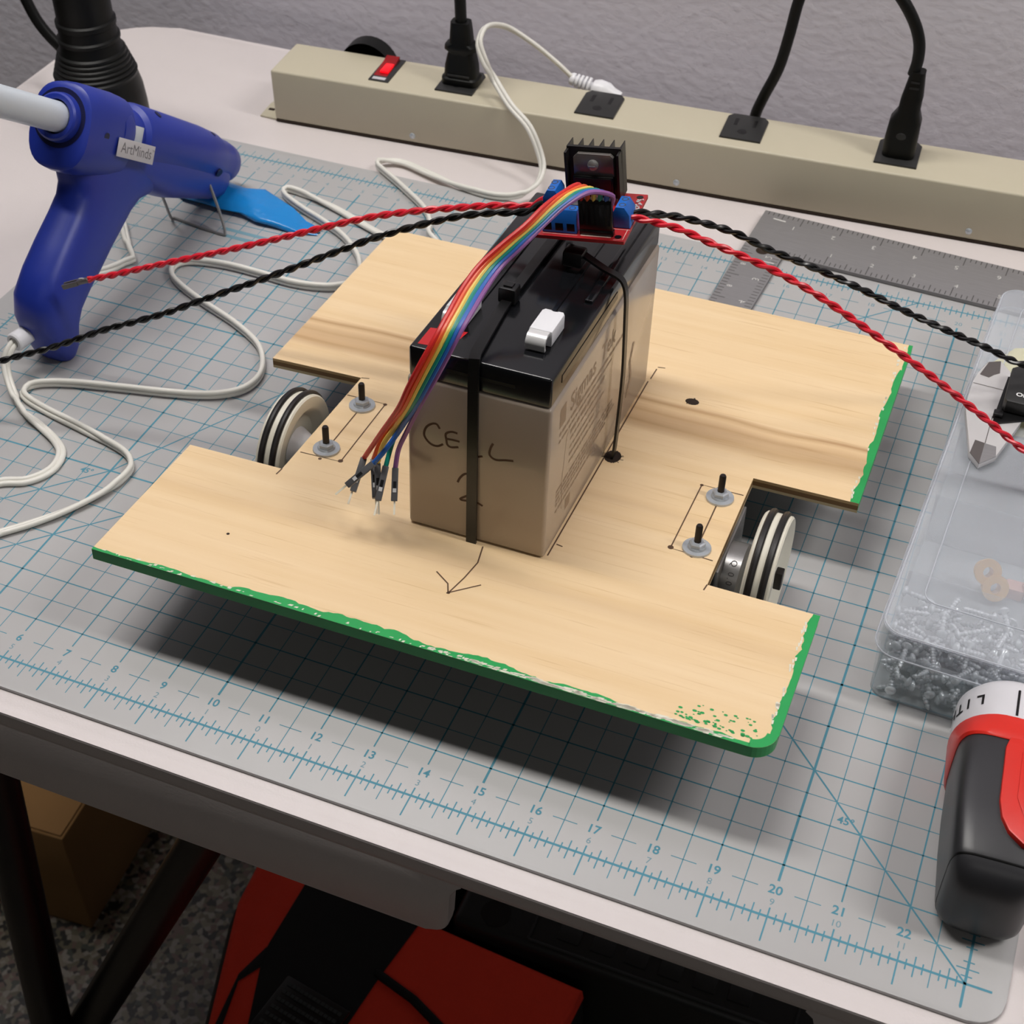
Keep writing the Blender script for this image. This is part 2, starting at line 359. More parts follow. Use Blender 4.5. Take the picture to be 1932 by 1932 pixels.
for p in ((20.72, 2.17), (4.55, 4.82)): part('angle_numeral', B().text('45\u00b0', .2, lambda a, c, p=p: (p[0]+a, p[1]+c, .0026), bold=.004), 'mat_ink', cm, 0)
g = B()
for x in range(1, 23): g.text(str(x), .18, lambda a, c, x=x: (x+a, 16.52+c, .0014))
for y in range(2, 16): g.text(str(y), .18, lambda a, c, y=y: (.5+a, y+c, .0014))
for r, (x0, x1) in enumerate(((2.55, 4.1), (2.75, 3.7))): g.stroke([(x0, 13.72-.26*r), (x1, 13.68-.26*r)], .12, up(.0026))
part('far_print', g, 'mat_ink_pale', cm, 0, kind='stuff')

# ------------------------------------------------------------------ robot chassis (all in the board's own frame: x along the front edge, y to the back, z up from the board's top)
RB = ((.99993063, -.01171502, .00122218), (.01159349, .99722665, .07351593), (-.00208003, -.07349667, .99729329))
FB = frame((7.452938, 1.290696, 2.06204), RB); RBB = rigid(FB)
FRAME = FB
ro = thing('robot_chassis', 'notched plywood robot base with green painted edges on two wheels', 'robot base', None, M4=rigid(FB))
TH = .22
out = [(0, 0)]+[(11.62, 0)]+arcpts(11.62, .38, .38, -90, 0, 8)[1:]+[(12, 3.31), (10.05, 3.32), (10.04, 6.54), (12.01, 6.57), (12.01, 12.33), (-.01, 12.37), (.01, 6.50), (1.96, 6.58), (1.92, 3.31), (0, 3.28)]
def side_mat(a, c):
    m = ((a[0]+c[0])/2, (a[1]+c[1])/2)
    return 1 if m[1] < .38 and m[0] > .2 or m[0] > 11.9 else 2
b = B(); b.mi = 0; b.prism(out, -TH, 0, sides=side_mat)
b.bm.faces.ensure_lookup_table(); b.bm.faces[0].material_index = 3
board = part('plywood_board', b, ['plywood', 'green_paint', 'ply_edge', 'green_underside'], ro, 0)
def wob(n, lo, hi, sm=3):
    v = [random.uniform(lo, hi) for _ in range(n)]
    for _ in range(sm-1): v = [(v[max(i-1, 0)]+v[i]*2+v[min(i+1, n-1)])/4 for i in range(n)]
    return [a+random.uniform(-.018, .018) for a in v]
b = B(); z = .004
n = 150; wv = wob(n, .03, .3, 8)
for i in range(n-1):
    x0, x1 = 11.64*i/(n-1), 11.64*(i+1)/(n-1)
    k = lambda j: max(.015, wv[j]*(.55 if j < 35 else 1.0 if j < 105 else .7))
    b.f([b.v(x0, 0, z), b.v(x1, 0, z), b.v(x1, k(i+1), z), b.v(x0, k(i), z)])
part('paint_edge', b, 'green_paint', board, 0); b = None
for y0, y1 in ((.38, 3.31), (6.57, 12.33)):
    if b: part('paint_edge', b, 'green_paint', board, 0)
    b = B()
    n = 46; wv = wob(n, .07, .2, 4)
    for i in range(n-1):
        ya, yb = y0+(y1-y0)*i/(n-1), y0+(y1-y0)*(i+1)/(n-1); t = .55 if y0 > 6 and i > n*.8 else 1
        b.f([b.v(12.013, ya, z), b.v(12.013, yb, z), b.v(12-wv[i+1]*t, yb, z), b.v(12-wv[i]*t, ya, z)])
part('paint_edge', b, 'green_paint', board, 0); b = B()
A1 = arcpts(11.62, .38, .38, -90, 0, 8)
for k in range(8):
    a, c = A1[k], A1[k+1]; q = lambda p: (11.62+(p[0]-11.62)*.55, .38+(p[1]-.38)*.55)
    b.f([b.v(*a, z), b.v(*c, z), b.v(*q(c), z), b.v(*q(a), z)])
for k in range(70):
    x = random.uniform(10.4, 11.7); y = .18+random.random()**2*.4; r = random.uniform(.008, .028); b.disc((x, y), r*1.5, up(z), 6, r)
part('paint_speckle', b, 'green_paint', board, 0, kind='stuff')
b = B()
for k in range(230):
    u = random.random(); x = .15+11.2*(u if k % 3 == 0 else .55+.45*u); dn = .5+.5*(x > 7)
    l = random.uniform(.02, .10)*dn*(1.5 if x > 8 else 1); wq = random.uniform(.01, .05)*(1.4 if x > 8.5 else 1); y = random.uniform(.0, .06)
    b.f([b.v(x-l, y, .0075), b.v(x+l*.6, y, .0075), b.v(x+l, y+wq, .0075), b.v(x-l*.4, y+wq*.8, .0075)])
for k in range(60):
    y = random.choice((random.uniform(.6, 3.2), random.uniform(6.7, 12.2))); x = 12-random.uniform(.13, .19)
    b.f([b.v(x, y-.05, .0075), b.v(x+.02, y-.03, .0075), b.v(x+.015, y+.05, .0075), b.v(x-.02, y+.04, .0075)])
part('bare_chip', b, 'bare_chip', board, 0, kind='stuff')
b = B(); fz = up(.003)
for pl in ([(1.99, 3.9), (2.81, 3.93), (2.79, 5.95), (1.97, 5.93)], [(2.4, 3.92), (2.4, 5.95)], [(10.0, 5.96), (9.21, 5.96), (9.19, 4.0), (9.97, 3.96)], [(9.62, 4.0), (9.62, 5.95)],
           [(6.16, 2.73), (6.24, 2.3), (6.18, 1.85), (6.08, 1.39)], [(6.51, 1.79), (6.05, 1.37)], [(5.68, 1.81), (5.98, 1.6), (6.07, 1.4)], [(7.28, 2.95), (7.28, 8.8)], [(7.3, 8.9), (7.31, 9.3)], [(7.31, 9.37), (7.46, 9.4)], [(7.32, 3.3), (7.44, 3.28)], [(1.92, 3.31), (1.9, 3.12)], [(1.96, 6.58), (2.12, 6.62)], [(10.05, 3.32), (10.03, 3.16)]):
    part('pencil_line', B().stroke(pl, .026, fz), 'pencil', board, 0)
for c, r in (((2.8, 3.95), .05), ((2.79, 5.93), .04), ((9.19, 4.02), .055), ((9.21, 5.95), .035), ((2.42, 3.86), .035), ((9.6, 3.93), .035), ((6.08, 1.39), .03)): b.disc(c, r, fz)
part('pencil_dot', b, 'pencil', board, 0, kind='stuff')
for c, r, r2 in (((8.3, 8.47), .14, .11), ((7.42, 6.12), .16, .2), ((1.94, 1.28), .03, .03)): part('drilled_hole', B().disc(c, r, fz, 14, r2), 'hole_dark', board, 0)
b = B()
for k in range(22):
    c = random.choice(((8.3, 8.47), (7.42, 6.12), (7.42, 6.12))); a = random.uniform(0, 6.28); r = random.uniform(.10, .15)*(1 if c[0] > 8 else 1.5); b.stroke([(c[0]+.1*math.cos(a), c[1]+.1*math.sin(a)), (c[0]+r*math.cos(a+.3), c[1]+r*math.sin(a+.3))], .015, fz)
part('splinter', b, 'hole_dark', board, 0, kind='stuff')
def bolt(x, y):
    h = part('bolt', B().lathe([(-.3, 0), (-.3, .064), (.5, .064), (.53, .05), (.53, 0)], (x, y, 0), (0, 0, 1), 14), 'black_bolt', ro)
    part('washer', B().lathe([(.003, .07), (.003, .26), (.04, .255), (.045, .17), (.075, .15), (.075, .07)], (x, y, 0), (0, 0, 1), 28), 'zinc', h)
    part('nut', B().lathe([(.06, .07), (.06, .15), (.15, .15), (.17, .12), (.17, .07)], (x, y, 0), (0, 0, 1), 6, .3), 'zinc', h, 20)
for x in (2.4, 9.62):
    for y in (4.17, 5.71): bolt(x, y)
def wheel(x0, dr, nm):
    """x0 inner face, dr = +1 outwards to the right"""
    zw = -.527 if dr > 0 else -.547; c = (x0, 4.62, zw); ax = (dr, 0, 0)
    pr = [(.15, .28), (.19, .42), (.19, .68), (.02, .82), (.0, .86), (.0, 1.07), (.03, 1.10), (.09, 1.10), (.10, 1.05), (.165, 1.05), (.175, 1.10), (.325, 1.10), (.335, 1.05), (.40, 1.05), (.41, 1.10), (.47, 1.10), (.50, 1.07), (.50, .95), (.40, .80), (.38, .0)]
    wb = part('wheel', B().lathe(pr, c, ax, 56), 'wheel_plastic', ro)
    for t in (.132, .368): part('rubber_ring', B().torus((x0+dr*t, 4.62, zw), ax, 1.105, .065, 56), 'rubber', wb)
    return wb
wl = wheel(1.68, -1, 'left'); wr = wheel(10.57, 1, 'right')
part('hub', B().lathe([(-.18, 0), (-.18, .44), (-.02, .36), (.1, .3), (.27, .27)], (1.68, 4.62, -.55), (1, 0, 0), 28), 'white_plastic', wl)
part('axle_end', B().obox(Vector((11.06, 4.66, -.60)), (1, 0, 0), (0, 1, 0), (0, 0, 1), .07, .10, .19, .02), 'black_bolt', wr)
for x0, x1, s in ((8.4, 10.45, 1), (3.6, 2.25, -1)):
    mo = part('motor', B().lathe([(0, 0), (0, .62), (.05, .66), (abs(x1-x0)-.05, .66), (abs(x1-x0), .62), (abs(x1-x0), 0)], (x0, 4.72, -.90), (s, 0, 0), 40), 'steel', ro, label='silver gear motor can')
    part('motor_bracket', B().box(min(x1-s*.35, x1-s*.42), max(x1-s*.35, x1-s*.42), 3.95, 5.95, -1.5, -TH, .02).box(min(x1-s*1.2, x1-s*.4), max(x1-s*1.2, x1-s*.4), 3.95, 5.95, -TH-.07, -TH, .01), 'steel', mo)
    if s == 1:
        b = B()
        for ch, an in (('Q', 118), ('0', 136), ('.', 143), ('0', 150), ('3', 163)):
            a = math.radians(an)
            def fn(u, q, a=a): aa = a+u/.664; return (10.27+q, 4.72+.664*math.cos(aa), -.90+.664*math.sin(aa))
            b.text(ch, .16, fn)
        part('stamped_text', b, 'engraved', mo, 0)
part('caster', B().lathe([(0, 0), (0, .42), (.4, .42), (.45, .3)], (6, 11.2, -TH), (0, 0, -1), 24).ball((6, 11.2, -.75), .3, .3, .3), 'steel', ro)

# ------------------------------------------------------------------ lead acid battery (board frame)
X0, X1, Y0, Y1 = 4.70, 7.25, 2.83, 8.78
ba = thing('lead_acid_battery', 'taupe sealed lead acid battery with black lid and handwritten CELL strapped on the plywood', 'battery', (5.97, 5.8, 0), M4=RBB)
case = part('case', B().box(X0, X1, Y0, Y1, .006, 3.14, .07, 3), 'battery_case', ba)
lid = part('lid', B().box(X0+.03, X1-.03, Y0+.03, Y1-.03, 3.13, 3.7, .05, 3).box(X0+.55, X0+.62, 3.6, 8.5, 3.69, 3.725).box(X1-.75, X1-.68, 4.6, 8.5, 3.69, 3.73).box(X1-.35, X1-.2, 5.3, 8.6, 3.69, 3.76, .03), 'battery_lid', ba)
part('lid_slot', B().box(X1-.04, X1-.018, 3.34, 6.2, 3.36, 3.5), 'recess_black', lid)
part('lid_slot', B().box(5.4, 6.6, Y0+.02, Y0+.04, 3.38, 3.44), 'recess_black', lid)
for xa, xb, y0, nm in ((6.48, 6.88, 3.74, 0), (4.98, 5.38, 3.80, 1)):
    tc = part('terminal_cover', B().prism([(xa, y0), (xb, y0), (xb, y0+.6), (xb-.04, y0+.66), (xa+.26, y0+.66), (xa+.26, y0+.58), (xa+.16, y0+.58), (xa+.16, y0+.66), (xa+.04, y0+.66), (xa, y0+.6)], 3.705, 4.0, bev=.03), 'white_plastic', ba)
    part('terminal_tab', B().rect(catmull([(xa+.19, y0+.03, 3.96), (xa+.19, y0-.12, 3.95), (xa+.19, y0-.21, 3.86), (xa+.19, y0-.19, 3.73)], 4), .34, .05, [(0, 0, 1)]*4+[(0, -.3, 1)]*4+[(0, -1, .3)]*5), 'solder', tc)
part('red_terminal_mark', B().poly([(4.84, 2.98), (5.36, 3.02), (5.46, 3.62), (4.84, 3.5)], up(3.7035)), 'red_print', lid, 0)
sd = lambda y, z: (X1+.003, y, z)
b = B(); b.text('Sigmas', .50, lambda a, c: sd(3.80+a, 2.64+c), 'LEFT', .006); b.text('Tek', .50, lambda a, c: sd(5.42+a, 2.64+c), 'LEFT', .006)
b.poly([(3.28, 2.47), (3.58, 2.47), (3.58, 2.86), (3.28, 2.86)], sd)
for zz, y0, y1, h in ((2.30, 3.3, 6.6, .07), (2.16, 3.3, 5.9, .05), (1.98, 3.9, 5.7, .08), (1.84, 3.9, 5.4, .05), (1.66, 3.9, 5.6, .05), (1.50, 3.9, 5.0, .06), (1.34, 3.9, 5.5, .05), (1.1, 3.3, 6.3, .05), (1.0, 3.3, 6.2, .05), (.9, 3.3, 6.3, .05), (.8, 3.3, 5.7, .05), (.66, 3.3, 5.2, .05)):
    y = y0
    while y < y1:
        l = random.uniform(.08, .34); b.poly([(y, zz), (y+l, zz), (y+l, zz+h), (y, zz+h)], sd); y += l+.05
b.poly([(3.85, .34), (4.1, .34), (4.1, .58), (3.85, .58)], sd); b.stroke([(7.3, .55), (7.5, .9), (7.35, 1.35), (7.5, 1.7)], .12, sd)
for y in (3.66,): b.stroke([(y, .5), (y-.08, 1.2), (y+.05, 2.05), (y+.3, 2.22)], .014, sd)
part('printed_label', b, 'battery_print', case, 0)
fd = lambda x, z: (x, Y0-.003, z)
b = B(); mkr = lambda pts, q=5: b.stroke([(p.x, p.y) for p in catmull([(x, z, 0) for x, z in pts], q)], .042, fd)
mkr([(5.3, 2.22), (5.24, 2.3), (5.15, 2.28), (5.05, 2.18), (5.01, 2.03), (5.06, 1.92), (5.15, 1.85), (5.26, 1.85), (5.36, 1.92)])
mkr([(5.62, 2.22), (5.51, 2.22), (5.41, 2.15), (5.42, 2.02), (5.44, 1.93), (5.51, 1.90), (5.64, 1.94)]); mkr([(5.43, 2.05), (5.55, 2.06), (5.66, 2.06)])
mkr([(5.84, 2.24), (5.82, 2.05), (5.85, 1.88), (5.96, 1.84), (6.08, 1.88)]); mkr([(6.26, 2.2), (6.22, 2.1), (6.2, 1.97), (6.25, 1.9), (6.34, 1.88), (6.48, 1.92), (6.63, 1.95)])
mkr([(5.63, 1.19), (5.68, 1.31), (5.78, 1.42), (5.92, 1.4), (5.96, 1.25), (5.85, 1.0), (5.68, .84), (5.82, .84), (5.98, .86), (6.10, .82)])
part('handwriting', b, 'marker', case, 0)

# zip ties
zt = thing('cable_tie', 'black cable tie running lengthwise over the battery and down its front', 'cable tie', (5.85, 5.8, 0), 'black cable ties', M4=RBB)
zf = 3.78
part('strap', B().rect([(5.72, 8.84, -.1), (5.72, 8.84, 3.6), (5.72, 8.8, 3.76), (5.72, 8.7, zf), (5.72, 5.0, zf), (5.74, 4.3, zf-.02), (5.86, 3.0, zf), (5.90, 2.84, zf-.02), (5.905, 2.79, 3.6), (5.91, 2.79, 1.8), (5.93, 2.76, -.15)], .185, .05, [(0, 1, 0)]*2+[(0, .7, .7)]+[(0, 0, 1)]*4+[(0, -.7, .7)]+[(0, -1, 0)]*3), 'black_nylon', zt)
part('tie_head', B().box(5.56, 5.88, 4.66, 4.95, 3.72, 4.02, .04).box(5.64, 5.80, 4.72, 4.86, 4.0, 4.05), 'black_nylon', zt)
zt = thing('cable_tie', 'thin black cable tie crossing the battery top and bowing down its right side', 'cable tie', (7.4, 6.1, 0), 'black cable ties', M4=RBB)
zp = catmull([(6.52, 6.3, 4.02), (6.97, 6.1, 3.95), (7.23, 6.1, 3.86), (7.35, 6.1, 3.74), (7.41, 6.1, 3.49), (7.44, 6.1, 2.96), (7.48, 6.1, 1.96), (7.47, 6.1, 1.03), (7.45, 6.1, .29), (7.42, 6.1, -.1)], 5)
nr = []
for i, p in enumerate(zp):
    t = (zp[min(i+1, len(zp)-1)]-zp[max(i-1, 0)]).normalized(); nr.append(Vector((0, 1, 0)).cross(t)*-1 if Vector((0, 1, 0)).cross(t).x < 0 else Vector((0, 1, 0)).cross(t))
part('strap', B().rect(zp, .15, .045, nr), 'black_nylon', zt)
part('tie_head', B().box(6.18, 6.55, 6.12, 6.46, 3.80, 4.1, .05), 'black_nylon', zt)

# ------------------------------------------------------------------ motor driver board (own frame, lying on the tie heads on the battery lid)
FP = frame((12.965244, 7.724123, 5.912666), ((.99177888, -.0713232, -.1062435), (.07484612, .99675734, .02954417), (.10379180, -.0372532, .99390113)))
FRAME = FP
dv = thing('motor_driver_board', 'small red circuit board with black heatsink sitting on the battery lid', 'circuit board', None, M4=rigid(FP))
S_ = 1.7
pcb = part('circuit_board', B().prism(rrect(0, S_, 0, S_, .02), -.062, 0), 'pcb_red', dv)
for p in ((.12, .14), (1.56, .14), (1.58, 1.58), (.12, 1.58)): part('mounting_hole', B().lathe([(-.066, .062), (.004, .062), (.004, 0)], (*p, 0), (0, 0, 1), 16), 'recess_black', pcb, 0)
b = B(); b.stroke([(.22, .085), (.85, .085)], .012, up(.003)); b.stroke([(.9, .1), (1.44, .1)], .03, up(.003)); b.stroke([(1.4, .4), (1.7, .4)], .012, up(.003)); b.stroke([(1.66, .42), (1.66, .06), (1.5, .03)], .012, up(.003))
part('silkscreen', b, 'pcb_silk', pcb, 0)
b = B()
for k in range(34): b.box(*(lambda x, y: (x, x+.03, y, y+.03))(random.uniform(1.55, 1.66), random.uniform(.9, 1.45)), 0, .03)
for k in range(5): b.lathe([(0, .03), (.02, .02), (.03, 0)], (1.45+.05*(k % 2), .9+.09*k, 0), (0, 0, 1), 8)
part('solder_joint', b, 'solder', pcb, kind='stuff')
hs = part('heatsink', B().box(.33, 1.32, 1.40, 1.47, .04, 1.0).box(.33, .37, 1.22, 1.47, .04, .96).box(1.28, 1.32, 1.22, 1.47, .04, .96), 'heatsink', dv)
for k in range(6):
    x = .35+.19*k
    part('fin', B().prism([(x-.018, 1.46), (x+.018, 1.46), (x+.006, 1.74), (x-.006, 1.74)], .04, 1.0), 'heatsink', hs)
ch = part('driver_chip', B().box(.47, 1.2, 1.24, 1.32, .16, .52, .015).box(.5, 1.17, 1.20, 1.25, .2, .5), 'recess_black', dv)
part('metal_tab', B().prism([(.47, .5), (1.2, .5), (1.2, .86), (1.14, .92), (.55, .92), (.47, .84)], 1.30, 1.385, lambda x, z, y: (x, y, z), bev=.012), 'chip_tab', ch)
part('screw', B().lathe([(0, .1), (.05, .095), (.075, .06), (.08, 0)], (.83, 1.30, .72), (0, -1, 0), 20).box(.77, .89, 1.21, 1.23, .71, .73), 'steel', ch)
b = B()
for k in range(8): b.tube([(.52+.09*k, 1.28, .2), (.52+.09*k, 1.26, -.02)], .015, 6)
part('chip_leg', b, 'solder', ch)
def block(name, x0, x1, y0, y1, face, n):
    """screw terminal: face 'front' or 'right' or 'left'"""
    tall = .40
    if face == 'front': prof = [(y0, .005), (y0, .25), (y0+.09, tall), (y1-.05, tall), (y1, .3), (y1, .005)]; b = B().prism(prof, x0, x1, lambda y, z, x: (x, y, z), bev=.01)
    else:
        s = 1 if face == 'right' else -1; a, c = (x1, x0) if s > 0 else (x0, x1)
        prof = [(a, .005), (a, .25), (a-s*.09, tall), (c+s*.05, tall), (c, .3), (c, .005)]; b = B().prism(prof, y0, y1, lambda x, z, y: (x, y, z), bev=.01)
    o = part('screw_terminal', b, 'block_blue', dv)
    for k in range(n):
        t = (k+.5)/n
        px, py = (x0+(x1-x0)*t, (y0+y1)/2+.02) if face == 'front' else ((x0+x1)/2, y0+(y1-y0)*t)
        part('terminal_screw', B().lathe([(-.03, .062), (.003, .062), (.003, .045), (-.01, .045), (-.01, 0)], (px, py, tall), (0, 0, 1), 16).box(px-.04, px+.04, py-.007, py+.007, tall-.01, tall-.002), 'engraved', o)
        if face == 'front': part('wire_opening', B().box(px-.07, px+.07, y0-.004, y0+.02, .05, .19), 'recess_black', o)
    return o
block('front', .21, .83, .12, .44, 'front', 3); block('right', 1.40, 1.69, .44, .86, 'right', 2); block('left', .0, .29, .86, 1.28, 'left', 2)
part('capacitor', B().lathe([(0, .13), (.3, .13), (.32, .11), (.32, 0)], (.66, .72, .0), (0, 0, 1), 24), 'capacitor', dv)
part('pin_header', B().box(.88, 1.48, .12, .24, .0, .1, .01), 'recess_black', dv)
for k in range(4):
    p = ((.5, .9), (1.2, .85), (1.4, 1.5), (.3, 1.5))[k]
    part('standoff', B().cyl((*p, -.062), (*p, -.5+.0), .07, n=10), 'black_nylon', dv)

# ------------------------------------------------------------------ ribbon of jumper wires (board frame)
FRAME = FB
rb = thing('jumper_ribbon', 'rainbow ribbon of six jumper wires arching from driver board down past the battery corner', 'jumper wires', (5.4, 4.4, 0), M4=RBB)
red = [(6.44, 6.04, 5.45), (6.38, 5.74, 5.5), (6.25, 5.31, 5.5), (6.11, 4.86, 5.4), (5.93, 4.5, 5.2), (5.63, 4.1, 4.95), (5.45, 3.66, 4.7), (5.41, 3.11, 4.5), (5.35, 2.5, 4.2), (5.11, 2.22, 3.6), (4.83, 2.23, 2.9)]
pur = [(6.97, 6.20, 5.3), (6.89, 6.02, 5.4), (6.75, 5.93, 5.45), (6.56, 5.62, 5.45), (6.4, 5.33, 5.35), (6.23, 4.93, 5.2), (6.0, 4.45, 4.95), (5.78, 4.08, 4.7), (5.73, 3.43, 4.5), (5.67, 2.81, 4.25), (5.43, 2.53, 3.6), (5.11, 2.51, 2.9)]
def by_len(pts, n):
    pts = catmull(pts, 8); L = [0]
    for a, c in zip(pts, pts[1:]): L.append(L[-1]+(c-a).length)
    out = []; j = 0
    for k in range(n):
        s = L[-1]*k/(n-1)
        while j < len(L)-2 and L[j+1] < s: j += 1
        out.append(pts[j].lerp(pts[j+1], (s-L[j])/max(1e-9, L[j+1]-L[j])))
    return out
rA, rP = by_len(red, 12), by_len(pur, 12)
CON = {'red': [(4.41, 2.44, 2.15), (4.16, 2.59, 1.7), (3.91, 2.73, 1.25), (3.91, 2.27, .85), (3.87, 2.14, .7)], 'orange': [(4.46, 2.71, 2.15), (4.23, 2.76, 1.7), (4.02, 2.88, 1.15), (4.27, 2.40, .72), (4.37, 2.25, .55)],
       'yellow': [(4.55, 2.67, 2.15), (4.31, 2.70, 1.7), (4.16, 2.75, 1.2), (4.35, 2.35, .75), (4.43, 2.2, .6)], 'green': [(4.6, 2.72, 2.15), (4.45, 2.72, 1.7), (4.41, 2.56, 1.35), (4.45, 2.14, .92), (4.46, 1.96, .77)],
       'blue': [(4.66, 2.62, 2.15), (4.44, 2.50, 1.75), (4.24, 2.43, 1.45), (3.89, 2.1, 1.1), (3.73, 2.02, .95)], 'purple': [(4.78, 2.66, 2.15), (4.61, 2.66, 1.7), (4.58, 2.58, 1.35), (4.71, 2.23, .92), (4.77, 2.11, .77)]}
hd0, hd1 = Vector((6.42, 6.30, 5.0)), Vector((6.95, 6.34, 5.06))
for i, (col, cn) in enumerate(CON.items()):
    t = (i+.0)/5; path = [hd0.lerp(hd1, t*.98+.01)]+[a.lerp(c, t) for a, c in zip(rA, rP)]+[Vector(p) for p in cn[:3]]
    part('wire', B().tube(catmull(path, 5), .0275*1.62, 8), 'wire_'+col, rb, label=col+' wire of the ribbon')
    p, q, e = map(Vector, cn[2:]); d = (q-p).normalized(); view = Vector((7.0, -15.5, 16.5)).normalized(); s = d.cross(view).normalized(); nn = s.cross(d)
    c = (p+q)/2; L = (q-p).length/2
    cb = part('crimp_connector', B().obox(c, s, d, nn, .055, L, .055, .008), 'crimp_black', rb)
    part('latch_window', B().obox(c+nn*.056+d*(L*.1), s, d, nn, .026, L*.28, .006), 'recess_black', cb)
    part('latch_clip', B().obox(c+nn*.058+d*(L*.36), s, d, nn, .03, L*.12, .008), 'solder', cb)
    part('pin', B().obox((q+e)/2, s, d, nn, .016, (e-q).length/2+.03, .016), 'pin_gold', cb)
FRAME = FP
part('socket_housing', B().box(.88, 1.47, .13, .235, .10, .68, .008), 'recess_black', rb)
b = B()
for k in range(6): b.box(.905+.097*k, .955+.097*k, .125, .135, .2, .6)
part('socket_rib', b, 'black_nylon', rb)
FRAME = WORLD

# ------------------------------------------------------------------ twisted wire pairs
def twisted(name, label, pts, m, ends=()):
    t = thing(name, label, 'wire', pts[0], 'twisted wire leads of the driver board')
    c = resample(catmull(pts, 12), .045)
    pitch = .62; r = .036; up_ = Vector((0, 0, 1))
    for ph in (0, math.pi):
        q = []
        s = 0
        for i, p in enumerate(c):
            if i: s += (c[i]-c[i-1]).length
            tg = (c[min(i+1, len(c)-1)]-c[max(i-1, 0)]).normalized(); u = tg.cross(up_).normalized(); v = u.cross(tg); a = 2*math.pi*s/pitch+ph
            q.append(p+u*(r*math.cos(a))+v*(r*math.sin(a)))
        part('strand', B().tube(q, .0385, 7), m, t)
    return t
def wl_(x, y, z): return tuple((WORLD.inverted() @ FP) @ Vector((x, y, z)))
rl = twisted('twisted_wire', 'red twisted wire pair on the left with a crimped metal terminal at its end', [wl_(.02, 1.0, .16), (12.6, 8.69, 5.84), (12.01, 8.63, 5.74), (11.31, 8.55, 5.58), (10.6, 8.47, 5.4), (9.56, 8.35, 5.08), (8.47, 8.23, 4.63), (7.35, 8.1, 4.15), (6.18, 7.97, 3.67), (4.96, 7.84, 3.18), (3.96, 7.72, 2.77), (3.25, 7.64, 2.5)], 'wire_hot_red')
d = Vector((-.6, -.06, -.27)).normalized(); s = d.cross(Vector((0, 0, 1))).normalized(); nn = s.cross(d); p = Vector((3.25, 7.64, 2.5))
tm = part('crimp_terminal', B().obox(p+d*.12, s, d, nn, .06, .16, .05, .02).obox(p+d*.45+s*.05, s, d, nn, .022, .2, .05).obox(p+d*.45-s*.05, s, d, nn, .022, .2, .05).obox(p+d*.42, s, d, nn, .06, .16, .012), 'caliper_edge', rl)
part('bare_strand', B().tube([p, p+d*.1+nn*.06, p+d*.18+nn*.07], .02, 6), 'solder', rl)
twisted('twisted_wire', 'black twisted wire pair on the left running out past the glue gun', [wl_(.02, .82, .16), (12.62, 8.39, 5.89), (12.07, 8.25, 5.82), (11.42, 8.08, 5.68), (10.66, 7.88, 5.41), (9.89, 7.68, 5.08), (8.89, 7.41, 4.57), (7.86, 7.14, 4.04), (6.8, 6.87, 3.52), (5.7, 6.58, 2.98), (4.59, 6.29, 2.53), (3.43, 5.98, 1.98), (2.24, 5.67, 1.5), (1.2, 5.35, 1.0), (.6, 5.1, .5)], 'wire_black')
twisted('twisted_wire', 'red twisted wire pair on the right drooping over the plywood and the caliper', [wl_(1.64, .6, .16), (14.93, 8.5, 6.18), (15.4, 8.56, 6.11), (15.96, 8.62, 5.93), (16.53, 8.69, 5.76), (17.19, 8.76, 5.53), (17.87, 8.84, 5.22), (18.66, 8.93, 4.76), (19.47, 9.03, 4.26), (20.29, 9.12, 3.74), (21.14, 9.22, 3.16), (21.92, 9.31, 2.6), (22.8, 9.4, 2.1), (23.6, 9.45, 1.85)], 'wire_hot_red')
twisted('twisted_wire', 'black twisted wire pair on the right, behind the red one, reaching over the caliper', [wl_(1.64, .76, .16), (14.99, 8.93, 6.08), (15.42, 9.12, 5.98), (16.13, 9.44, 5.71), (16.77, 9.72, 5.33), (17.61, 10.09, 4.9), (18.37, 10.43, 4.47), (19.16, 10.78, 3.98), (19.97, 11.14, 3.51), (20.79, 11.5, 3.06), (21.56, 11.85, 2.62), (22.2, 12.5, 2.4), (23.6, 13.3, 1.85)], 'wire_black')

# ------------------------------------------------------------------ glue gun
gg = thing('glue_gun', 'blue hot glue gun standing on its wire stand at the left of the mat', 'glue gun', (1.8, 8.0, 0))
XG = 1.8; GP = Vector((XG, 9.66, 4.86)); GA = Vector((0, .811, -.585)).normalized()
barrel = [(1.2, 0), (1.2, .79), (1.5, .79), (1.66, .74), (1.72, .60), (2.3, .60), (2.38, .71), (2.5, .74), (5.2, .69), (5.95, .64), (6.15, .57), (6.6, .54), (6.95, .48), (7.14, .36), (7.22, .18), (7.22, 0)]
gbody = part('gun_body', B().lathe(barrel, GP, GA, 48), 'gun_blue', gg, 32)
def offset_poly(pts, d):
    n = len(pts); out = []
    for i in range(n):
        a, c = pts[i-1], pts[(i+1) % n]; dx, dy = c[0]-a[0], c[1]-a[1]; l = math.hypot(dx, dy) or 1; out.append((pts[i][0]-dy/l*d, pts[i][1]+dx/l*d))
    return out
def oval(c, u, hu, hx, e=3, n=32):
    """superellipse section about c: half size hu along u (in the gun's upright plane), hx across"""
    return [tuple(c+u*(hu*math.copysign(abs(math.cos(t))**(2/e), math.cos(t)))+Vector((1, 0, 0))*(hx*math.copysign(abs(math.sin(t))**(2/e), math.sin(t)))) for t in [2*math.pi*k/n for k in range(n)]]
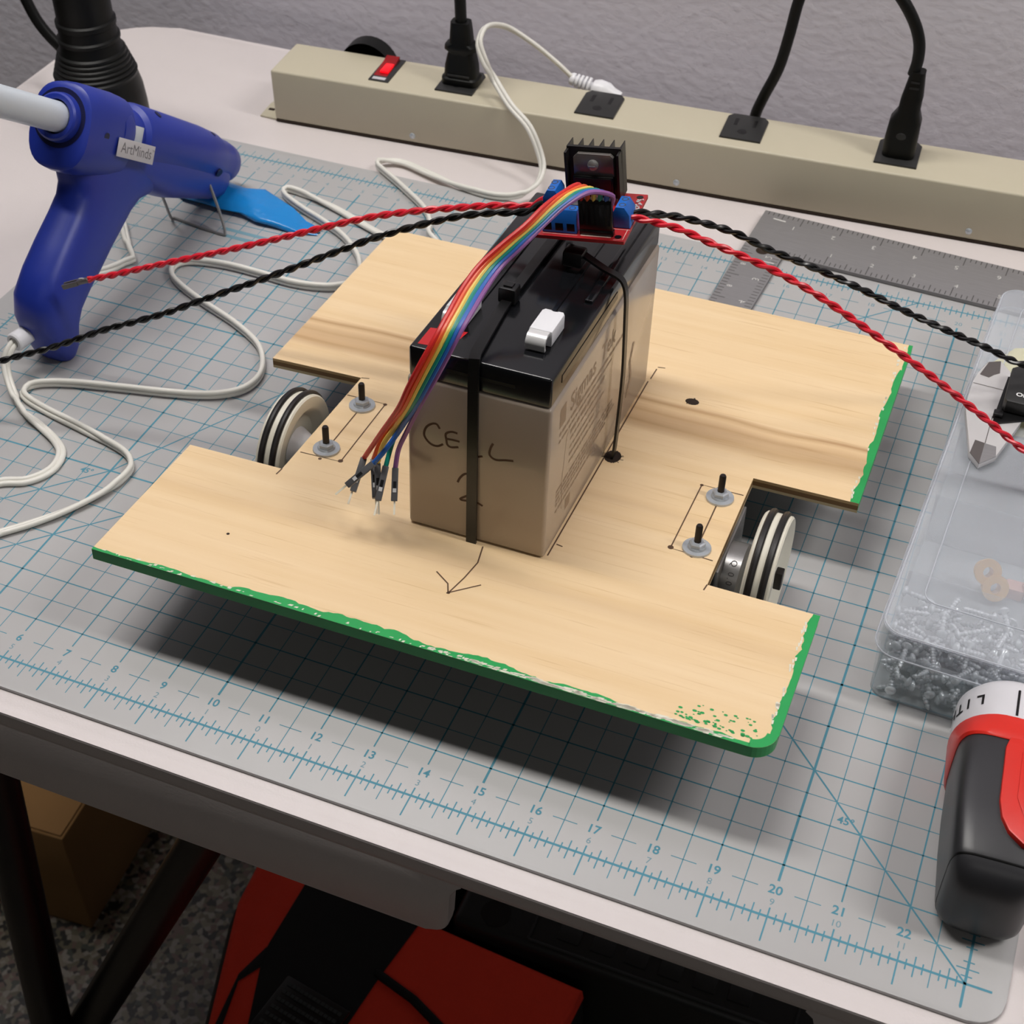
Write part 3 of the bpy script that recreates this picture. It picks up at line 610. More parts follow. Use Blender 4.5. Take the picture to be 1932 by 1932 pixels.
grip = [((7.66, .02), (8.12, .02), .38), ((7.5, .25), (8.22, .28), .50), ((7.28, .9), (8.36, .74), .57), ((7.2, 1.35), (8.6, 1.0), .59), ((7.32, 1.85), (9.05, 1.2), .60), ((7.78, 2.27), (9.5, 1.36), .59), ((8.35, 2.63), (10.0, 1.6), .58), ((8.95, 2.97), (10.5, 1.8), .57), ((9.3, 3.2), (10.95, 2.0), .57), ((9.44, 3.45), (11.35, 2.06), .57), ((9.42, 3.7), (11.8, 1.95), .58), ((9.6, 4.1), (12.2, 1.9), .58), ((10.0, 4.4), (12.4, 2.1), .58)]
part('handle', B().loft([oval(Vector((XG, (p[0]+q[0])/2, (p[1]+q[1])/2)), Vector((0, q[0]-p[0], q[1]-p[1])).normalized(), math.hypot(q[0]-p[0], q[1]-p[1])/2, h, 2.8) for p, q, h in grip]), 'gun_blue', gg, 50)
GU = Vector((0, .585, .811)); belly = [(1.3, .72, .5), (2.2, .88, .58), (3.2, 1.08, .62), (4.0, 1.17, .62), (5.0, 1.08, .60), (6.0, .98, .56), (6.45, .88, .50), (6.62, .7, .44)]
part('rear_housing', B().loft([oval(GP+GA*t-GU*((lo-hi)/2), GU, (lo+hi)/2, hx, e) for t, hi, lo, hx, e in ((-.06, .66, .97, .64, 2.6), (0, .74, 1.06, .72, 2.7), (.3, .79, 1.1, .78, 2.8), (1.2, .80, 1.08, .78, 2.6), (1.62, .77, 1.0, .74, 2.6))]), 'gun_blue', gg, 40)
part('rear_recess', B().lathe([(-.07, .62), (-.075, .0)], GP, GA, 36), 'gun_dark', gg)
part('stick_collar', B().lathe([(.1, .36), (-.24, .36), (-.26, .40), (-.26, .46), (-.22, .50), (.1, .54)], GP, GA, 36), 'gun_blue', gg)
part('belly', B().loft([oval(GP+GA*t-GU*(dp/2), GU, dp/2, hx, 3.2) for t, dp, hx in belly]), 'gun_blue', gg, 50)
b = B()
fx = lambda x: (lambda a, c: (x, a, c))
lab = Vector((2.53, 10.84, 3.64)); ld = Vector((0, .811, -.585)); lu = Vector((0, .585, .811))
part('brand_sticker', B().obox(lab+Vector((.09, 0, 0)), ld, lu, Vector((1, 0, 0)), .72, .2, .012, .01), 'sticker', gg)
lt = B(); lt.text('ArtMinds', .32, lambda a, c: tuple(lab+Vector((.1035, 0, 0))+ld*a+lu*c)); lt.text('TM', .07, lambda a, c: tuple(lab+Vector((.1035, 0, 0))+ld*(a+.66)+lu*(c+.09))); part('sticker_text', lt, 'ink_gray', gg, 0)
for p, r in (((0, 1.55), .75), ((0, 2.75), .55)): pass
def hole(s_, ang, rr, r=.09):
    a = math.radians(ang); n = Vector((1, 0, 0))*math.cos(a)+lu*math.sin(a); c = GP+GA*s_+n*rr; part('screw_hole', B().lathe([(-.05, r), (.012, r), (.012, 0)], c, n, 14), 'gun_dark', gg)
hole(1.25, 62, .80); hole(.55, -12, .79); hole(2.95, 58, .735); hole(5.6, 60, .66, .07); hole(3.85, -48, .80, .08); hole(5.7, -25, .70, .1)
part('glue_window', B().obox(GP+GA*1.98+Vector((.60, 0, .0)), GA, lu, Vector((1, 0, 0)), .17, .24, .02, .01), 'glue', gg)
part('wire_stand', B().tube(catmull([(1.5, 12.9, 1.3), (1.38, 13.2, .7), (1.25, 13.5, .12), (1.3, 13.6, .05), (2.0, 13.5, .04), (2.7, 13.42, .04), (2.8, 13.45, .1), (2.62, 13.6, .55), (2.35, 13.75, 1.15)], 5), .035, 8), 'steel', gg)
part('cord_sleeve', B().lathe([(0, .2), (.6, .21), (.64, .18), (.64, .12), (.5, .12), (.5, 0)], (1.6, 7.56, .86), (-.12, -.98, .06), 24), 'white_plastic', gg)
def zipcord(name, pts, upv=(0, 0, 1), parent=None):
    """flat two-core lamp cord: two touching round cores"""
    c = resample(catmull(pts, 8), .12); up_ = Vector(upv); q1, q2 = [], []
    for i, p in enumerate(c):
        tg = (c[min(i+1, len(c)-1)]-c[max(i-1, 0)]).normalized(); a = math.asin(max(0, min(1, (p.z-.062)/.046))) if p.z < .18 else .7
        u = tg.cross(up_); u = u.normalized() if u.length > .05 else tg.orthogonal().normalized(); v = u.cross(tg); d = u*math.cos(a)+v*math.sin(a)
        q1.append(p+d*.046); q2.append(p-d*.046)
    return part(name, B().tube(q1, .06, 8).tube(q2, .06, 8), 'cord_white', parent or gg, 60)
zc = .075
pc = zipcord('power_cord', [(1.52, 7.1, .9), (1.48, 6.8, .8), (1.46, 6.6, .55), (1.7, 6.32, .26), (2.28, 5.86, .12), (2.92, 5.59, zc), (3.5, 5.3, zc), (3.84, 4.99, zc), (3.93, 4.5, zc), (3.67, 4.05, zc), (3.21, 3.81, zc), (2.8, 3.3, zc), (2.9, 2.6, zc), (3.4, 2.2, zc), (3.88, 2.37, zc), (4.09, 2.6, zc), (4.5, 3.05, zc), (4.95, 3.64, .09), (5.32, 4.38, .1), (5.45, 4.94, .13), (5.35, 5.25, .13), (4.95, 5.53, .12), (3.86, 5.82, .1), (2.8, 6.04, .1), (2.12, 6.24, .1), (1.91, 6.45, .1), (2.06, 6.71, .12), (2.69, 6.98, .13), (3.72, 7.24, .13), (4.87, 7.5, .13), (5.74, 7.78, .13), (6.24, 8.16, .13), (6.37, 8.66, .13), (6.19, 9.2, .13), (5.74, 9.74, .13), (4.86, 10.24, .13), (3.77, 10.68, .13), (2.88, 11.12, .13), (2.52, 11.44, .13), (2.44, 11.77, .13), (2.7, 12.02, .13), (3.46, 12.18, .13), (4.32, 12.18, .13), (5.33, 12.12, .13), (6.1, 12.25, .13), (6.52, 12.49, .13), (7.0, 12.92, .12), (7.6, 13.4, .1), (8.0, 13.2, .1), (7.7, 12.8, .1), (6.9, 12.9, .1), (6.58, 13.22, .12), (6.27, 13.69, .13), (5.62, 14.29, .13), (4.82, 14.73, .13), (4.05, 15.07, .13), (3.43, 15.41, .13), (3.23, 15.63, .13), (3.35, 15.78, .13), (4.03, 15.68, .1), (4.9, 15.42, zc), (5.83, 15.02, zc), (6.71, 14.69, zc), (7.5, 14.35, zc), (8.0, 14.5, zc), (7.75, 14.95, .1), (7.4, 15.27, .13), (7.3, 15.61, .13), (6.85, 16.22, .13), (5.94, 16.92, .13), (5.17, 17.45, .13), (4.86, 17.69, .12), (4.86, 17.95, .1), (5.37, 18.15, .05), (6.24, 17.88, .06), (7.28, 17.55, .1), (8.2, 17.44, .12), (8.77, 17.62, .15), (9.1, 18.0, .27), (9.14, 18.4, .44), (9.01, 18.65, .73), (8.61, 18.85, 1.36), (7.95, 19.2, 1.68), (7.3, 19.8, 1.92), (7.06, 19.75, 2.36), (6.83, 19.88, 2.78), (6.78, 20.12, 2.96), (6.76, 20.5, 2.98), (6.87, 20.9, 2.88), (7.15, 21.25, 2.66), (7.76, 21.4, 2.27), (8.34, 21.45, 1.87), (8.75, 21.48, 1.54)])
zipcord('cord_return', [(.0, 13.0, .4), (.28, 12.84, .3), (.83, 12.17, .2), (1.26, 11.73, .15), (1.41, 11.55, .13), (1.29, 11.45, .12), (1.06, 11.0, .1), (.7, 10.66, .1), (-.2, 10.0, zc)])
pd = Vector((1.3, .06, -.32)).normalized(); p0 = Vector((8.72, 21.5, 1.48)); b = B(); pr = [(0, .0), (0, .14)]
for k in range(5): pr += [(.06+.11*k, .17+.012*k), (.12+.11*k, .17+.012*k), (.125+.11*k, .12), (.165+.11*k, .12)]
pr += [(.64, .2), (.8, .27), (1.05, .27), (1.2, .2), (1.42, .16), (1.45, 0)]
part('plug', b.lathe(pr, p0, pd, 20), 'white_plastic', gg)
gs = thing('glue_stick', 'translucent white glue stick poking out of the back of the blue gun', 'glue stick', tuple(GP))
part('stick', B().lathe([(0, 0), (0, .30), (.02, .32), (3.6, .32), (3.62, .3), (3.62, 0)], GP+GA*.05, -GA, 28), 'glue', gs)

# ------------------------------------------------------------------ black torch behind the gun and its cable
fl = thing('flashlight', 'tall black torch with ribbed flared head standing lens down behind the glue gun', 'flashlight', (-2.9, 17.0, TT))
pr = [(0, 0), (0, 1.26), (.1, 1.32), (.75, 1.30), (1.2, 1.26), (1.55, 1.17)]
for k in range(6): pr += [(1.6+.12*k, 1.17-.04*k), (1.66+.12*k, 1.19-.045*k), (1.70+.12*k, 1.12-.045*k)]
pr += [(2.42, .86), (2.55, .84), (2.58, .88), (2.66, .88), (2.7, .82), (2.95, .80), (2.98, .84), (3.1, .84), (3.14, .78), (8, .76), (8.2, .7), (8.2, 0)]
pr = [(t, r*.92) for t, r in pr]
part('torch_body', B().lathe(pr, (-2.92, 17.0, TT), (0, 0, 1), 44), 'black_gloss', fl)
tc = thing('black_cable', 'thick black cable curving down beside the torch in front of the wall', 'cable', (-4.4, 18.6, TT))
part('cable_jacket', B().tube(catmull([(-6.6, 18.4, 5.5), (-6.1, 18.2, 3.9), (-5.62, 18.05, 2.75), (-5.25, 18.0, 2.0), (-4.7, 18.05, 1.35), (-4.15, 18.25, .75), (-3.6, 18.7, .12), (-3.3, 18.9, .08)], 6), .15, 12), 'black_gloss', tc)

# ------------------------------------------------------------------ power strip
FS = frame((1.145, 19.0097, TT), ((.99816, -.0606, 0), (.0606, .99816, 0), (0, 0, 1))); FRAME = FS
ps = thing('power_strip', 'long beige metal power strip with lit red switch lying along the wall', 'power strip', None, M4=rigid(FS))
HS = 1.50
ps_h = part('housing', B().box(0, 36, 0, 1.68, .07, HS, .06, 3).box(.06, 35.9, .06, 1.6, 0, .08), 'strip_beige', ps)
part('base_gap_shade', B().box(.03, 36, -.012, 1.66, .02, .075), 'hole_dark', ps)  # dark strip painted in as the shade of the gap under the housing
part('mounting_tab', B().prism([(-.5, .1), (.1, .05), (.1, 1.3), (-.4, 1.25), (-.52, .8)], 0, .06, bev=.02), 'strip_beige', ps)
part('tab_slot', B().box(-.42, -.24, .42, .54, .058, .064), 'hole_dark', ps)
for x, z in ((4.0, .28), (11.18, .25), (18.46, .30)): part('screw', B().lathe([(0, .085), (.03, .075), (.055, .04), (.06, 0)], (x, 0, z), (0, -1, 0), 16), 'zinc', ps)
def outlet(x, y0=.36, y1=1.6):
    w_ = 1.03
    o = part('outlet', B().prism([(x, y0), (x+w_, y0), (x+w_, y1-.16), (x+w_-.12, y1), (x+.12, y1), (x, y1-.16)], HS-.02, HS+.05, bev=.015), 'outlet_black', ps)
    b = B()
    for dx in (.26, .74): b.box(x+dx-.045, x+dx+.045, 1.02, 1.36, HS+.046, HS+.053)
    b.lathe([(HS+.046, .12), (HS+.053, .12), (HS+.053, 0)], (x+.5, .72, 0), (0, 0, 1), 14)
    part('socket_slot', b, 'recess_black', o); return o
for x in (4.53, 8.32, 12.08, 15.9): outlet(x)
sw = part('switch', B().box(2.68, 3.24, .33, 1.63, HS-.02, HS+.03, .01), 'outlet_black', ps)
part('rocker', B().prism([(.6, HS+.03), (1.1, HS+.06), (1.55, HS+.14), (1.55, HS), (.6, HS)], 2.73, 3.10, lambda y, z, x: (x, y, z)), 'rocker_red', sw)
part('neon_lamp', B().box(2.84, 3.08, .74, 1.22, HS+.02, HS+.095, .03), 'neon_red', sw)
part('switch_label', B().box(2.76, 3.12, .39, .52, HS+.028, HS+.036), 'sticker', sw)
part('cord_gland', B().lathe([(0, .78), (.5, .78), (.56, .72), (.56, 0)], (2.0, 1.72, .98), (0, 1, 0), 32), 'black_gloss', ps)
p1 = thing('plug_cord', 'black plug standing in the outlet next to the red switch', 'plug', (5.04, .98, HS))
b = B(); rs = lambda cx, cy, wx, wy, z: [(cx+x, cy+y, z) for x, y in rrect(-wx/2, wx/2, -wy/2, wy/2, min(wx, wy)*.3, 4)]
b.loft([rs(5.08, .95, 1.0, .62, HS+.056), rs(5.08, .95, 1.0, .62, HS+.22), rs(5.08, .96, .88, .56, HS+.26), rs(5.08, .98, .84, .54, HS+.55), rs(5.08, 1.0, .72, .48, HS+.82), rs(5.08, 1.0, .66, .48, HS+.9), rs(5.08, 1.0, .86, .52, HS+.97), rs(5.08, 1.0, .84, .52, HS+1.08), rs(5.08, 1.0, .6, .46, HS+1.14), rs(5.07, 1.02, .54, .42, HS+1.5), rs(5.06, 1.03, .5, .4, HS+1.68)])
part('plug_body', b, 'black_gloss', p1, 30); part('plug_rib', B().box(4.78, 5.38, .655, .68, HS+.3, HS+.36, .01), 'outlet_black', p1)
part('cord', B().tube(catmull([(5.06, 1.03, HS+1.6), (5.04, 1.05, HS+2.2), (5.0, 1.1, HS+3.2), (4.9, 1.4, HS+5), (4.6, 2.2, HS+8), (4.2, 3.2, HS+9.5)], 6), .15, 12), 'black_gloss', p1)
p4 = thing('plug_cord', 'black plug in the rightmost outlet with cord arching back behind the strip', 'plug', (16.4, .98, HS))
b = B(); cx = 16.42
b.loft([rs(cx, .95, .78, .66, HS+.056), rs(cx, .95, .78, .66, HS+.5), rs(cx+.02, .97, .74, .6, HS+.95), rs(cx+.05, .98, .52, .5, HS+1.2), rs(cx+.06, .98, .50, .46, HS+1.5), rs(cx+.07, .99, .50, .44, HS+1.55), rs(cx+.09, 1.0, .36, .36, HS+2.1), rs(cx+.1, 1.0, .34, .34, HS+2.2)])
part('plug_body', b, 'black_gloss', p4, 30); part('plug_label', B().ball((cx+.0, .66, HS+.62), .16, .04, .12), 'outlet_black', p4)
b = B()
for k in range(3): b.obox(Vector((cx+.08, .8, HS+1.68+.15*k)), (1, 0, 0), (0, 1, 0), (0, 0, 1), .13-.015*k, .012, .028)
part('strain_relief_slot', b, 'recess_black', p4)
FRAME = WORLD
part('cord', B().tube(catmull([(17.46, 21.0, 3.5), (17.5, 21.0, 3.9), (17.44, 21.0, 4.35), (17.2, 21, 4.85), (16.75, 21, 5.4), (16.0, 21.3, 5.9), (15.2, 21.6, 5.75), (14.6, 21.8, 5.1), (14.38, 21.82, 4.46), (14.25, 21.82, 3.49), (14.1, 21.8, 2.63), (13.81, 21.78, 1.79), (13.66, 21.77, 1.2), (13.7, 21.8, .5), (13.9, 22.0, .1)], 6), .14, 12), 'black_gloss', p4)

# ------------------------------------------------------------------ steel square
a = -.05; FQ = frame((14.72, 19.40, .012), ((math.cos(a), -math.sin(a), 0), (math.sin(a), math.cos(a), 0), (0, 0, 1))); FRAME = FQ
sq = thing('carpenter_square', 'steel carpenter square with stamped inch marks lying against the power strip', 'square ruler', None, M4=rigid(FQ))
blade = part('blade', B().prism([(0, 0), (16, 0), (16, -1.75), (1.0, -1.75), (1.0, -12), (0, -12)], 0, .09, bev=.012), 'brushed', sq)
b = B(); fq = up(.0915)
for k in range(1, 16*8):
    x = k/8; h = .36 if k % 8 == 0 else .24 if k % 4 == 0 else .15
    b.stroke([(x, -.02), (x, -.02-h)], .02, fq)
    if x > 1.1: b.stroke([(x, -1.73), (x, -1.73+h)], .02, fq)
for k in range(14, 40): y = -k/8; h = .3 if k % 8 == 0 else .15; b.stroke([(.98, y), (.98-h, y)], .02, fq); b.stroke([(.02, y), (.02+h, y)], .02, fq)
part('stamped_tick', b, 'engraved', blade, 0, kind='stuff')
b = B()
for k in range(1, 15): b.text(str(k), .22, lambda u, v, k=k: (k-.12-u, -.52-v, .0925)); b.text(str(k), .2, lambda u, v, k=k: (k+1.05+u, -1.3+v, .0925))
for k in range(2, 6): b.text(str(k), .24, lambda u, v, k=k: (.72+v, -k+u, .0925)); b.text('8', .18, lambda u, v, k=k: (.25+v, -k-.5+u, .0925))
b.stroke([(.3, -.3), (.62, -.32)], .05, up(.0925)); b.stroke([(.65, -2.2), (.92, -2.2)], .04, up(.0925))
part('stamped_numeral', b, 'engraved_bright', blade, 0)
part('hang_hole', B().lathe([(.0, .16), (.0925, .16), (.0925, 0)], (.5, -1.78, 0), (0, 0, 1), 20), 'hole_dark', blade)
FRAME = WORLD

# ------------------------------------------------------------------ compartment box with screws
a = math.radians(-2.0); FO = frame((20.40, 4.93, 0), ((math.cos(a), -math.sin(a), 0), (math.sin(a), math.cos(a), 0), (0, 0, 1))); FRAME = FO
W_, D_ = 7.2, 10.9
og = thing('organizer_box', 'clear plastic compartment box of screws at the right edge of the mat', 'storage box', None, M4=rigid(FO))
t_ = .05
def wall_ring(b, x0, x1, y0, y1, r, z0, z1, t, grow=0):
    o0, o1 = rrect(x0, x1, y0, y1, r), rrect(x0-grow, x1+grow, y0-grow, y1+grow, r); i0, i1 = rrect(x0+t, x1-t, y0+t, y1-t, r-t), rrect(x0+t-grow, x1-t+grow, y0+t-grow, y1-t+grow, r-t)
    A = [b.v(*p, z0) for p in o0]; Bq = [b.v(*p, z1) for p in o1]; Cq = [b.v(*p, z0) for p in i0]; Dq = [b.v(*p, z1) for p in i1]
    b.bridge(A, Bq); b.bridge(Bq, Dq); b.bridge(Dq, Cq); b.bridge(Cq, A)
b = B(); wall_ring(b, .04, W_-.04, .04, D_-.04, .3, .05, 1.18, t_, .04); box_ = part('box_base', b, 'organizer_clear', og); part('box_floor', B().prism(rrect(.04, W_-.04, .04, D_-.04, .3), 0, .05), 'organizer_floor', box_)
b = B()
for y in (2.05, 4.25, 6.4, 8.6): b.box(.1, W_-.1, y-.025, y+.025, .05, 1.2)
b.box(2.45, 2.5, 4.25, D_-.1, .05, 1.2)
part('divider', b, 'organizer_clear', og)
b = B(); wall_ring(b, -.06, W_+.06, -.06, D_+.06, .42, 1.16, 1.62, .05, -.05); b.prism(rrect(-.01, W_+.01, -.01, D_+.01, .38), 1.62, 1.67, bev=.02)
ld_ = part('box_lid', b, 'organizer_lid', og)
b = B()
for x0, x1, y0, y1, r in ((.5, W_-.5, .95, D_-.55, .25), (.02, W_-.02, .02, D_-.02, .36)):
    rr = rrect(x0, x1, y0, y1, r); b.tube([(*p, 1.672) for p in rr+[rr[0]]], .014, 5)
rr = rrect(-.06, W_+.06, -.06, D_+.06, .42); b.tube([(*p, 1.17) for p in rr+[rr[0]]], .016, 5)
part('lid_rib', b, 'lid_line', ld_)
# loose screws in the front compartment: each one its own object
sc0 = None
def screw_mesh():
    b = B(); b.lathe([(-.30, 0), (-.26, .035), (.22, .04), (.24, .10), (.27, .10), (.31, .06), (.32, 0)], (0, 0, 0), (1, 0, 0), 10)
    for k in range(6): b.lathe([(-.24+.07*k, .04), (-.215+.07*k, .052), (-.19+.07*k, .04)], (0, 0, 0), (1, 0, 0), 8)
    me = bpy.data.meshes.new('screw'); bmesh.ops.recalc_face_normals(b.bm, faces=b.bm.faces); b.bm.transform(Matrix.Scale(IN, 4)); b.bm.to_mesh(me); b.bm.free(); me.materials.append(M['screw_zinc']); me.shade_smooth(); return me
sm = screw_mesh(); k = 0
for layer in range(7):
    for ix in range(5):
        for iy in range(4):
            if layer > 4 and random.random() < .45: continue
            o = bpy.data.objects.new('screw', sm); C.objects.link(o); k += 1
            swap = (layer+ix) % 2
            loc = FO @ Vector((.42+.52*ix+random.uniform(-.05, .05), .3+.46*iy+random.uniform(-.05, .05), .14+.15*layer))
            an = (math.pi/2 if swap else 0)+random.uniform(-.5, .5)+(math.pi if random.random() < .5 else 0)
            o.matrix_world = Matrix.Translation(loc) @ Matrix.Rotation(an, 4, 'Z') @ Matrix.Rotation(random.uniform(-.35, .35), 4, 'Y')
            o['label'] = 'small zinc plated screw in the clear box front compartment'; o['category'] = 'screw'; o['group'] = 'loose screws in the compartment box'
FRAME = WORLD
for nm, lb, x, y, z, tl in (('brass_insert', 'brass ring insert leftmost under the clear box lid', 21.86, 8.20, .55, .9), ('brass_insert', 'brass ring insert leaning on its neighbour under the clear box lid', 22.06, 8.10, .30, -.3)):
    o = thing(nm, lb, 'brass insert', (x, y, .1), 'brass inserts in the compartment box')
    ax = Vector((.35, -.75, .55)); part('insert_ring', B().lathe([(-.1, .10), (-.1, .2), (.1, .2), (.1, .10), (-.1, .10)], (x, y, z), ax, 24), 'brass', o)
    part('insert_flange', B().lathe([(.08, .1), (.08, .25), (.13, .25), (.13, .1)], (x, y, z), ax, 24), 'brass', o)
o = thing('copper_clip', 'pinkish copper clip beside the brass inserts in the clear box', 'clip', (22.4, 8.3, .1))
part('clip_body', B().box(22.24, 22.62, 8.12, 8.42, .06, .34, .06).lathe([(0, .16), (.1, .16), (.1, 0)], (22.7, 8.3, .3), (.3, -.7, .6), 16), 'pink', o)
o = thing('yellow_foam', 'pale yellow foam wedge inside the back of the clear box', 'foam', (21.7, 13.7, .1))
part('foam_piece', B().prism([(20.95, 13.3), (21.3, 13.95), (22.2, 14.35), (23.2, 14.3), (23.2, 13.0), (21.5, 12.85)], .07, 1.52, bev=.08), 'yellow_foam', o)

# ------------------------------------------------------------------ digital caliper on the lid
ZC = 1.70
ca = thing('digital_caliper', 'silver digital caliper with black display housing lying on the clear box lid', 'caliper', (21.4, 11.2, ZC-.02))
jaw = [(20.72, 11.15), (21.01, 9.86), (21.23, 9.6), (21.49, 9.93), (21.78, 11.12), (21.78, 11.55), (27.0, 11.75), (27.0, 12.35), (21.40, 12.2), (21.36, 12.62), (21.12, 12.92), (20.88, 12.8), (20.76, 12.38), (20.71, 12.06), (20.70, 11.5)]
jb = part('fixed_jaw', B().prism(jaw, ZC-.01, ZC+.13, bev=.015), 'caliper_steel', ca)
part('measuring_tip', B().prism([(21.05, 10.25), (21.02, 9.85), (21.23, 9.585), (21.235, 10.22)], ZC+.125, ZC+.14), 'caliper_edge', jb)
part('measuring_tip', B().prism([(21.235, 10.22), (21.23, 9.585), (21.49, 9.91), (21.45, 10.2)], ZC+.125, ZC+.136), 'brushed', jb)
part('inside_jaw', B().prism([(20.80, 12.32), (20.90, 12.78), (21.12, 12.9), (21.16, 12.5), (21.06, 12.4), (20.98, 12.28)], ZC+.125, ZC+.14), 'caliper_edge', jb)
b = B(); b.stroke([(20.72, 12.0), (21.32, 11.98)], .02, up(ZC+.132)); b.stroke([(21.24, 11.1), (21.24, 10.22)], .014, up(ZC+.132)); part('engraved_line', b, 'caliper_edge', jb, 0)
part('slider_jaw', B().prism([(21.27, 11.16), (21.27, 10.9), (21.33, 10.86), (21.84, 11.15), (24.6, 11.2), (24.6, 12.4), (21.33, 12.4)], ZC+.13, ZC+.17), 'black_nylon', ca)
dh = part('display_housing', B().prism([(21.36, 11.32), (21.42, 11.24), (24.6, 11.2), (24.6, 12.5), (21.46, 12.44), (21.36, 12.34)], ZC+.17, ZC+.46, bev=.05), 'outlet_black', ca)
part('display_window', B().box(21.74, 23.4, 11.82, 12.3, ZC+.455, ZC+.47, .005), 'lcd', dh)
b = B(); b.text('OFF', .16, lambda u, v: (21.55+u, 11.50+v, ZC+.463), 'LEFT', .004); b.text('ON', .16, lambda u, v: (22.2+u, 11.5+v, ZC+.463), 'LEFT', .004); part('button_text', b, 'white_ink', dh, 0)
part('thumb_screw', B().box(21.24, 21.42, 11.02, 11.18, ZC+.13, ZC+.26, .02), 'black_nylon', ca)

# ------------------------------------------------------------------ cordless tool at the right front
a = .055; FD = frame((22.98, .72, 0), ((math.cos(a), -math.sin(a), 0), (math.sin(a), math.cos(a), 0), (0, 0, 1))); FRAME = FD
dr = thing('cordless_screwdriver', 'white red and black cordless power tool lying at the right front corner of the mat', 'power tool', None, M4=rigid(FD))
def sec(y, hw, z0, z1, e, n=40, cx=0):
    out = []; zc_, hz = (z0+z1)/2, (z1-z0)/2
    for k in range(n):
        t = 2*math.pi*k/n; cs, sn = math.cos(t), math.sin(t)
        out.append((cx+hw*math.copysign(abs(cs)**(2/e), cs), y, zc_+hz*math.copysign(abs(sn)**(2/e), sn)))
    return out
part('grip_body', B().loft([sec(-.02, .40, .30, 1.2, 3.2), sec(.06, .54, .14, 1.48, 4), sec(.18, .62, .05, 1.66, 5), sec(.4, .67, .01, 1.76, 6), sec(1.2, .73, .0, 1.82, 7), sec(1.9, .77, .0, 1.84, 6), sec(2.55, .79, .01, 1.835, 4.4), sec(2.7, .78, .03, 1.80, 4)]), 'tool_black', dr, 40)
part('grip_seam', B().loft([sec(.30, .655, .02, 1.735, 5.6), sec(.32, .66, .02, 1.745, 5.6)]), 'recess_black', dr, 40)
part('red_collar', B().loft([sec(2.52, .80, .02, 1.85, 4.4), sec(2.56, .835, .0, 1.872, 4.4), sec(2.75, .865, .0, 1.85, 3.4), sec(3.02, .90, .0, 1.81, 2.2), sec(3.06, .885, .015, 1.795, 2.2)]), 'tool_red', dr, 40)
rp = [(-.08, 2.55), (-.13, 2.35), (-.12, 1.3), (-.06, 1.0), (.06, .78), (.28, .60), (.66, .52), (.66, 2.6)]
part('red_panel', B().prism(rp, 1.70, 1.885, bev=.03), 'tool_red', dr)
part('panel_inset', B().prism([(.12, 2.3), (.12, 1.4), (.26, 1.05), (.64, .9), (.64, 2.35)], 1.88, 1.9, bev=.01), 'tool_red', dr)
wh = part('white_housing', B().loft([sec(3.0, .88, .02, 1.79, 2.1), sec(3.04, .89, .01, 1.80, 2.1), sec(3.6, .89, .01, 1.79, 2), sec(3.8, .86, .04, 1.76, 2), sec(3.95, .74, .16, 1.64, 2), sec(4.0, .5, .4, 1.4, 2)]), 'tool_white', dr, 40)
for ch, an in (('L', 129), ('I', 144), ('T', 157), ('H', 172), ('I', 186)):
    a0 = math.radians(an)
    def fn(u, v, a0=a0): q = a0+u/.9; return (.904*math.cos(q), 3.42-v, .90+.904*math.sin(q))
    part('brand_letter', B().text(ch, .30, fn, bold=.006), 'recess_black', wh, 0)
part('housing_seam', B().tube([(-.02, 3.08, 1.80), (-.02, 3.35, 1.795), (-.02, 3.62, 1.79)], .022, 6), 'recess_black', wh)
FRAME = WORLD

# ------------------------------------------------------------------ blue plastic scrap
bl = thing('blue_wrapper', 'glossy bright blue crumpled plastic strip lying beyond the glue gun nozzle', 'plastic scrap', (2.6, 14.8, 0))
pth = [(.7, 14.9, .26, .22), (1.1, 14.85, .48, .34), (1.7, 14.85, .54, .36), (2.3, 14.8, .54, .3), (2.8, 14.85, .58, .32), (3.3, 14.65, .54, .3), (3.8, 14.55, .42, .24), (4.3, 14.4, .28, .1), (4.8, 14.4, .15, .05)]
secs = []
for i, (x, y, hw, h) in enumerate(pth):
    secs.append([(x+.1*math.sin(3*q), y+hw*math.cos(q), max(.012, h*(.5+.5*math.sin(q))+.02*math.sin(5*q+i))) for q in [2*math.pi*k/20 for k in range(20)]])
part('wrapper_skin', B().loft(secs), 'blue_plastic', bl, 60)

# ------------------------------------------------------------------ under the table: cardboard box, red bag, black case
FC = frame((-4.5, 9.1, -TZ), yawm(math.radians(4))); FRAME = FC
cb = thing('cardboard_box', 'brown cardboard box on the dark floor under the table', 'box', None, M4=rigid(FC))
part('carton', B().box(-16, 0, 0, 14, 0, 5.6, .08), 'cardboard', cb)
part('carton_flap', B().box(-15.9, -.1, .1, 6.9, 5.6, 5.68).box(-15.9, -.1, 7.0, 13.9, 5.6, 5.68), 'cardboard', cb)
FRAME = WORLD
ZB = -16
bg = thing('tool_bag', 'red and black fabric tool bag with wide black strap on the floor under the table', 'bag', (10, 2, -TZ))
foot = [(5.2, 7.4), (5.35, 5.4), (6.45, 1.9), (7.2, -4), (14.6, -4), (15.0, 3.0), (15.25, 6.6), (10.6, 6.9), (10.5, 12), (5.8, 12)]
def ins(d): return offset_poly(foot, d)
b = B(); n = len(foot)
lv = [(-TZ, .3, .5), (-28.6, .05, .75), (-22, .05, .7), (-17.5, .05, .4), (-16.6, .1, .15), (-16.1, .3, 0)]   # height, inset, bulge of the left side
part('bag_side', B().loft([[(x-k*(x < 8), y, z) for x, y in offset_poly(foot, d)] for z, d, k in lv]), 'bag_black', bg, 60)
b = B()
b.loft([[(x, y, z) for x, y in offset_poly(foot, d)] for z, d in ((-16.5, .07), (-16.1, .12), (-16.0, .3))])
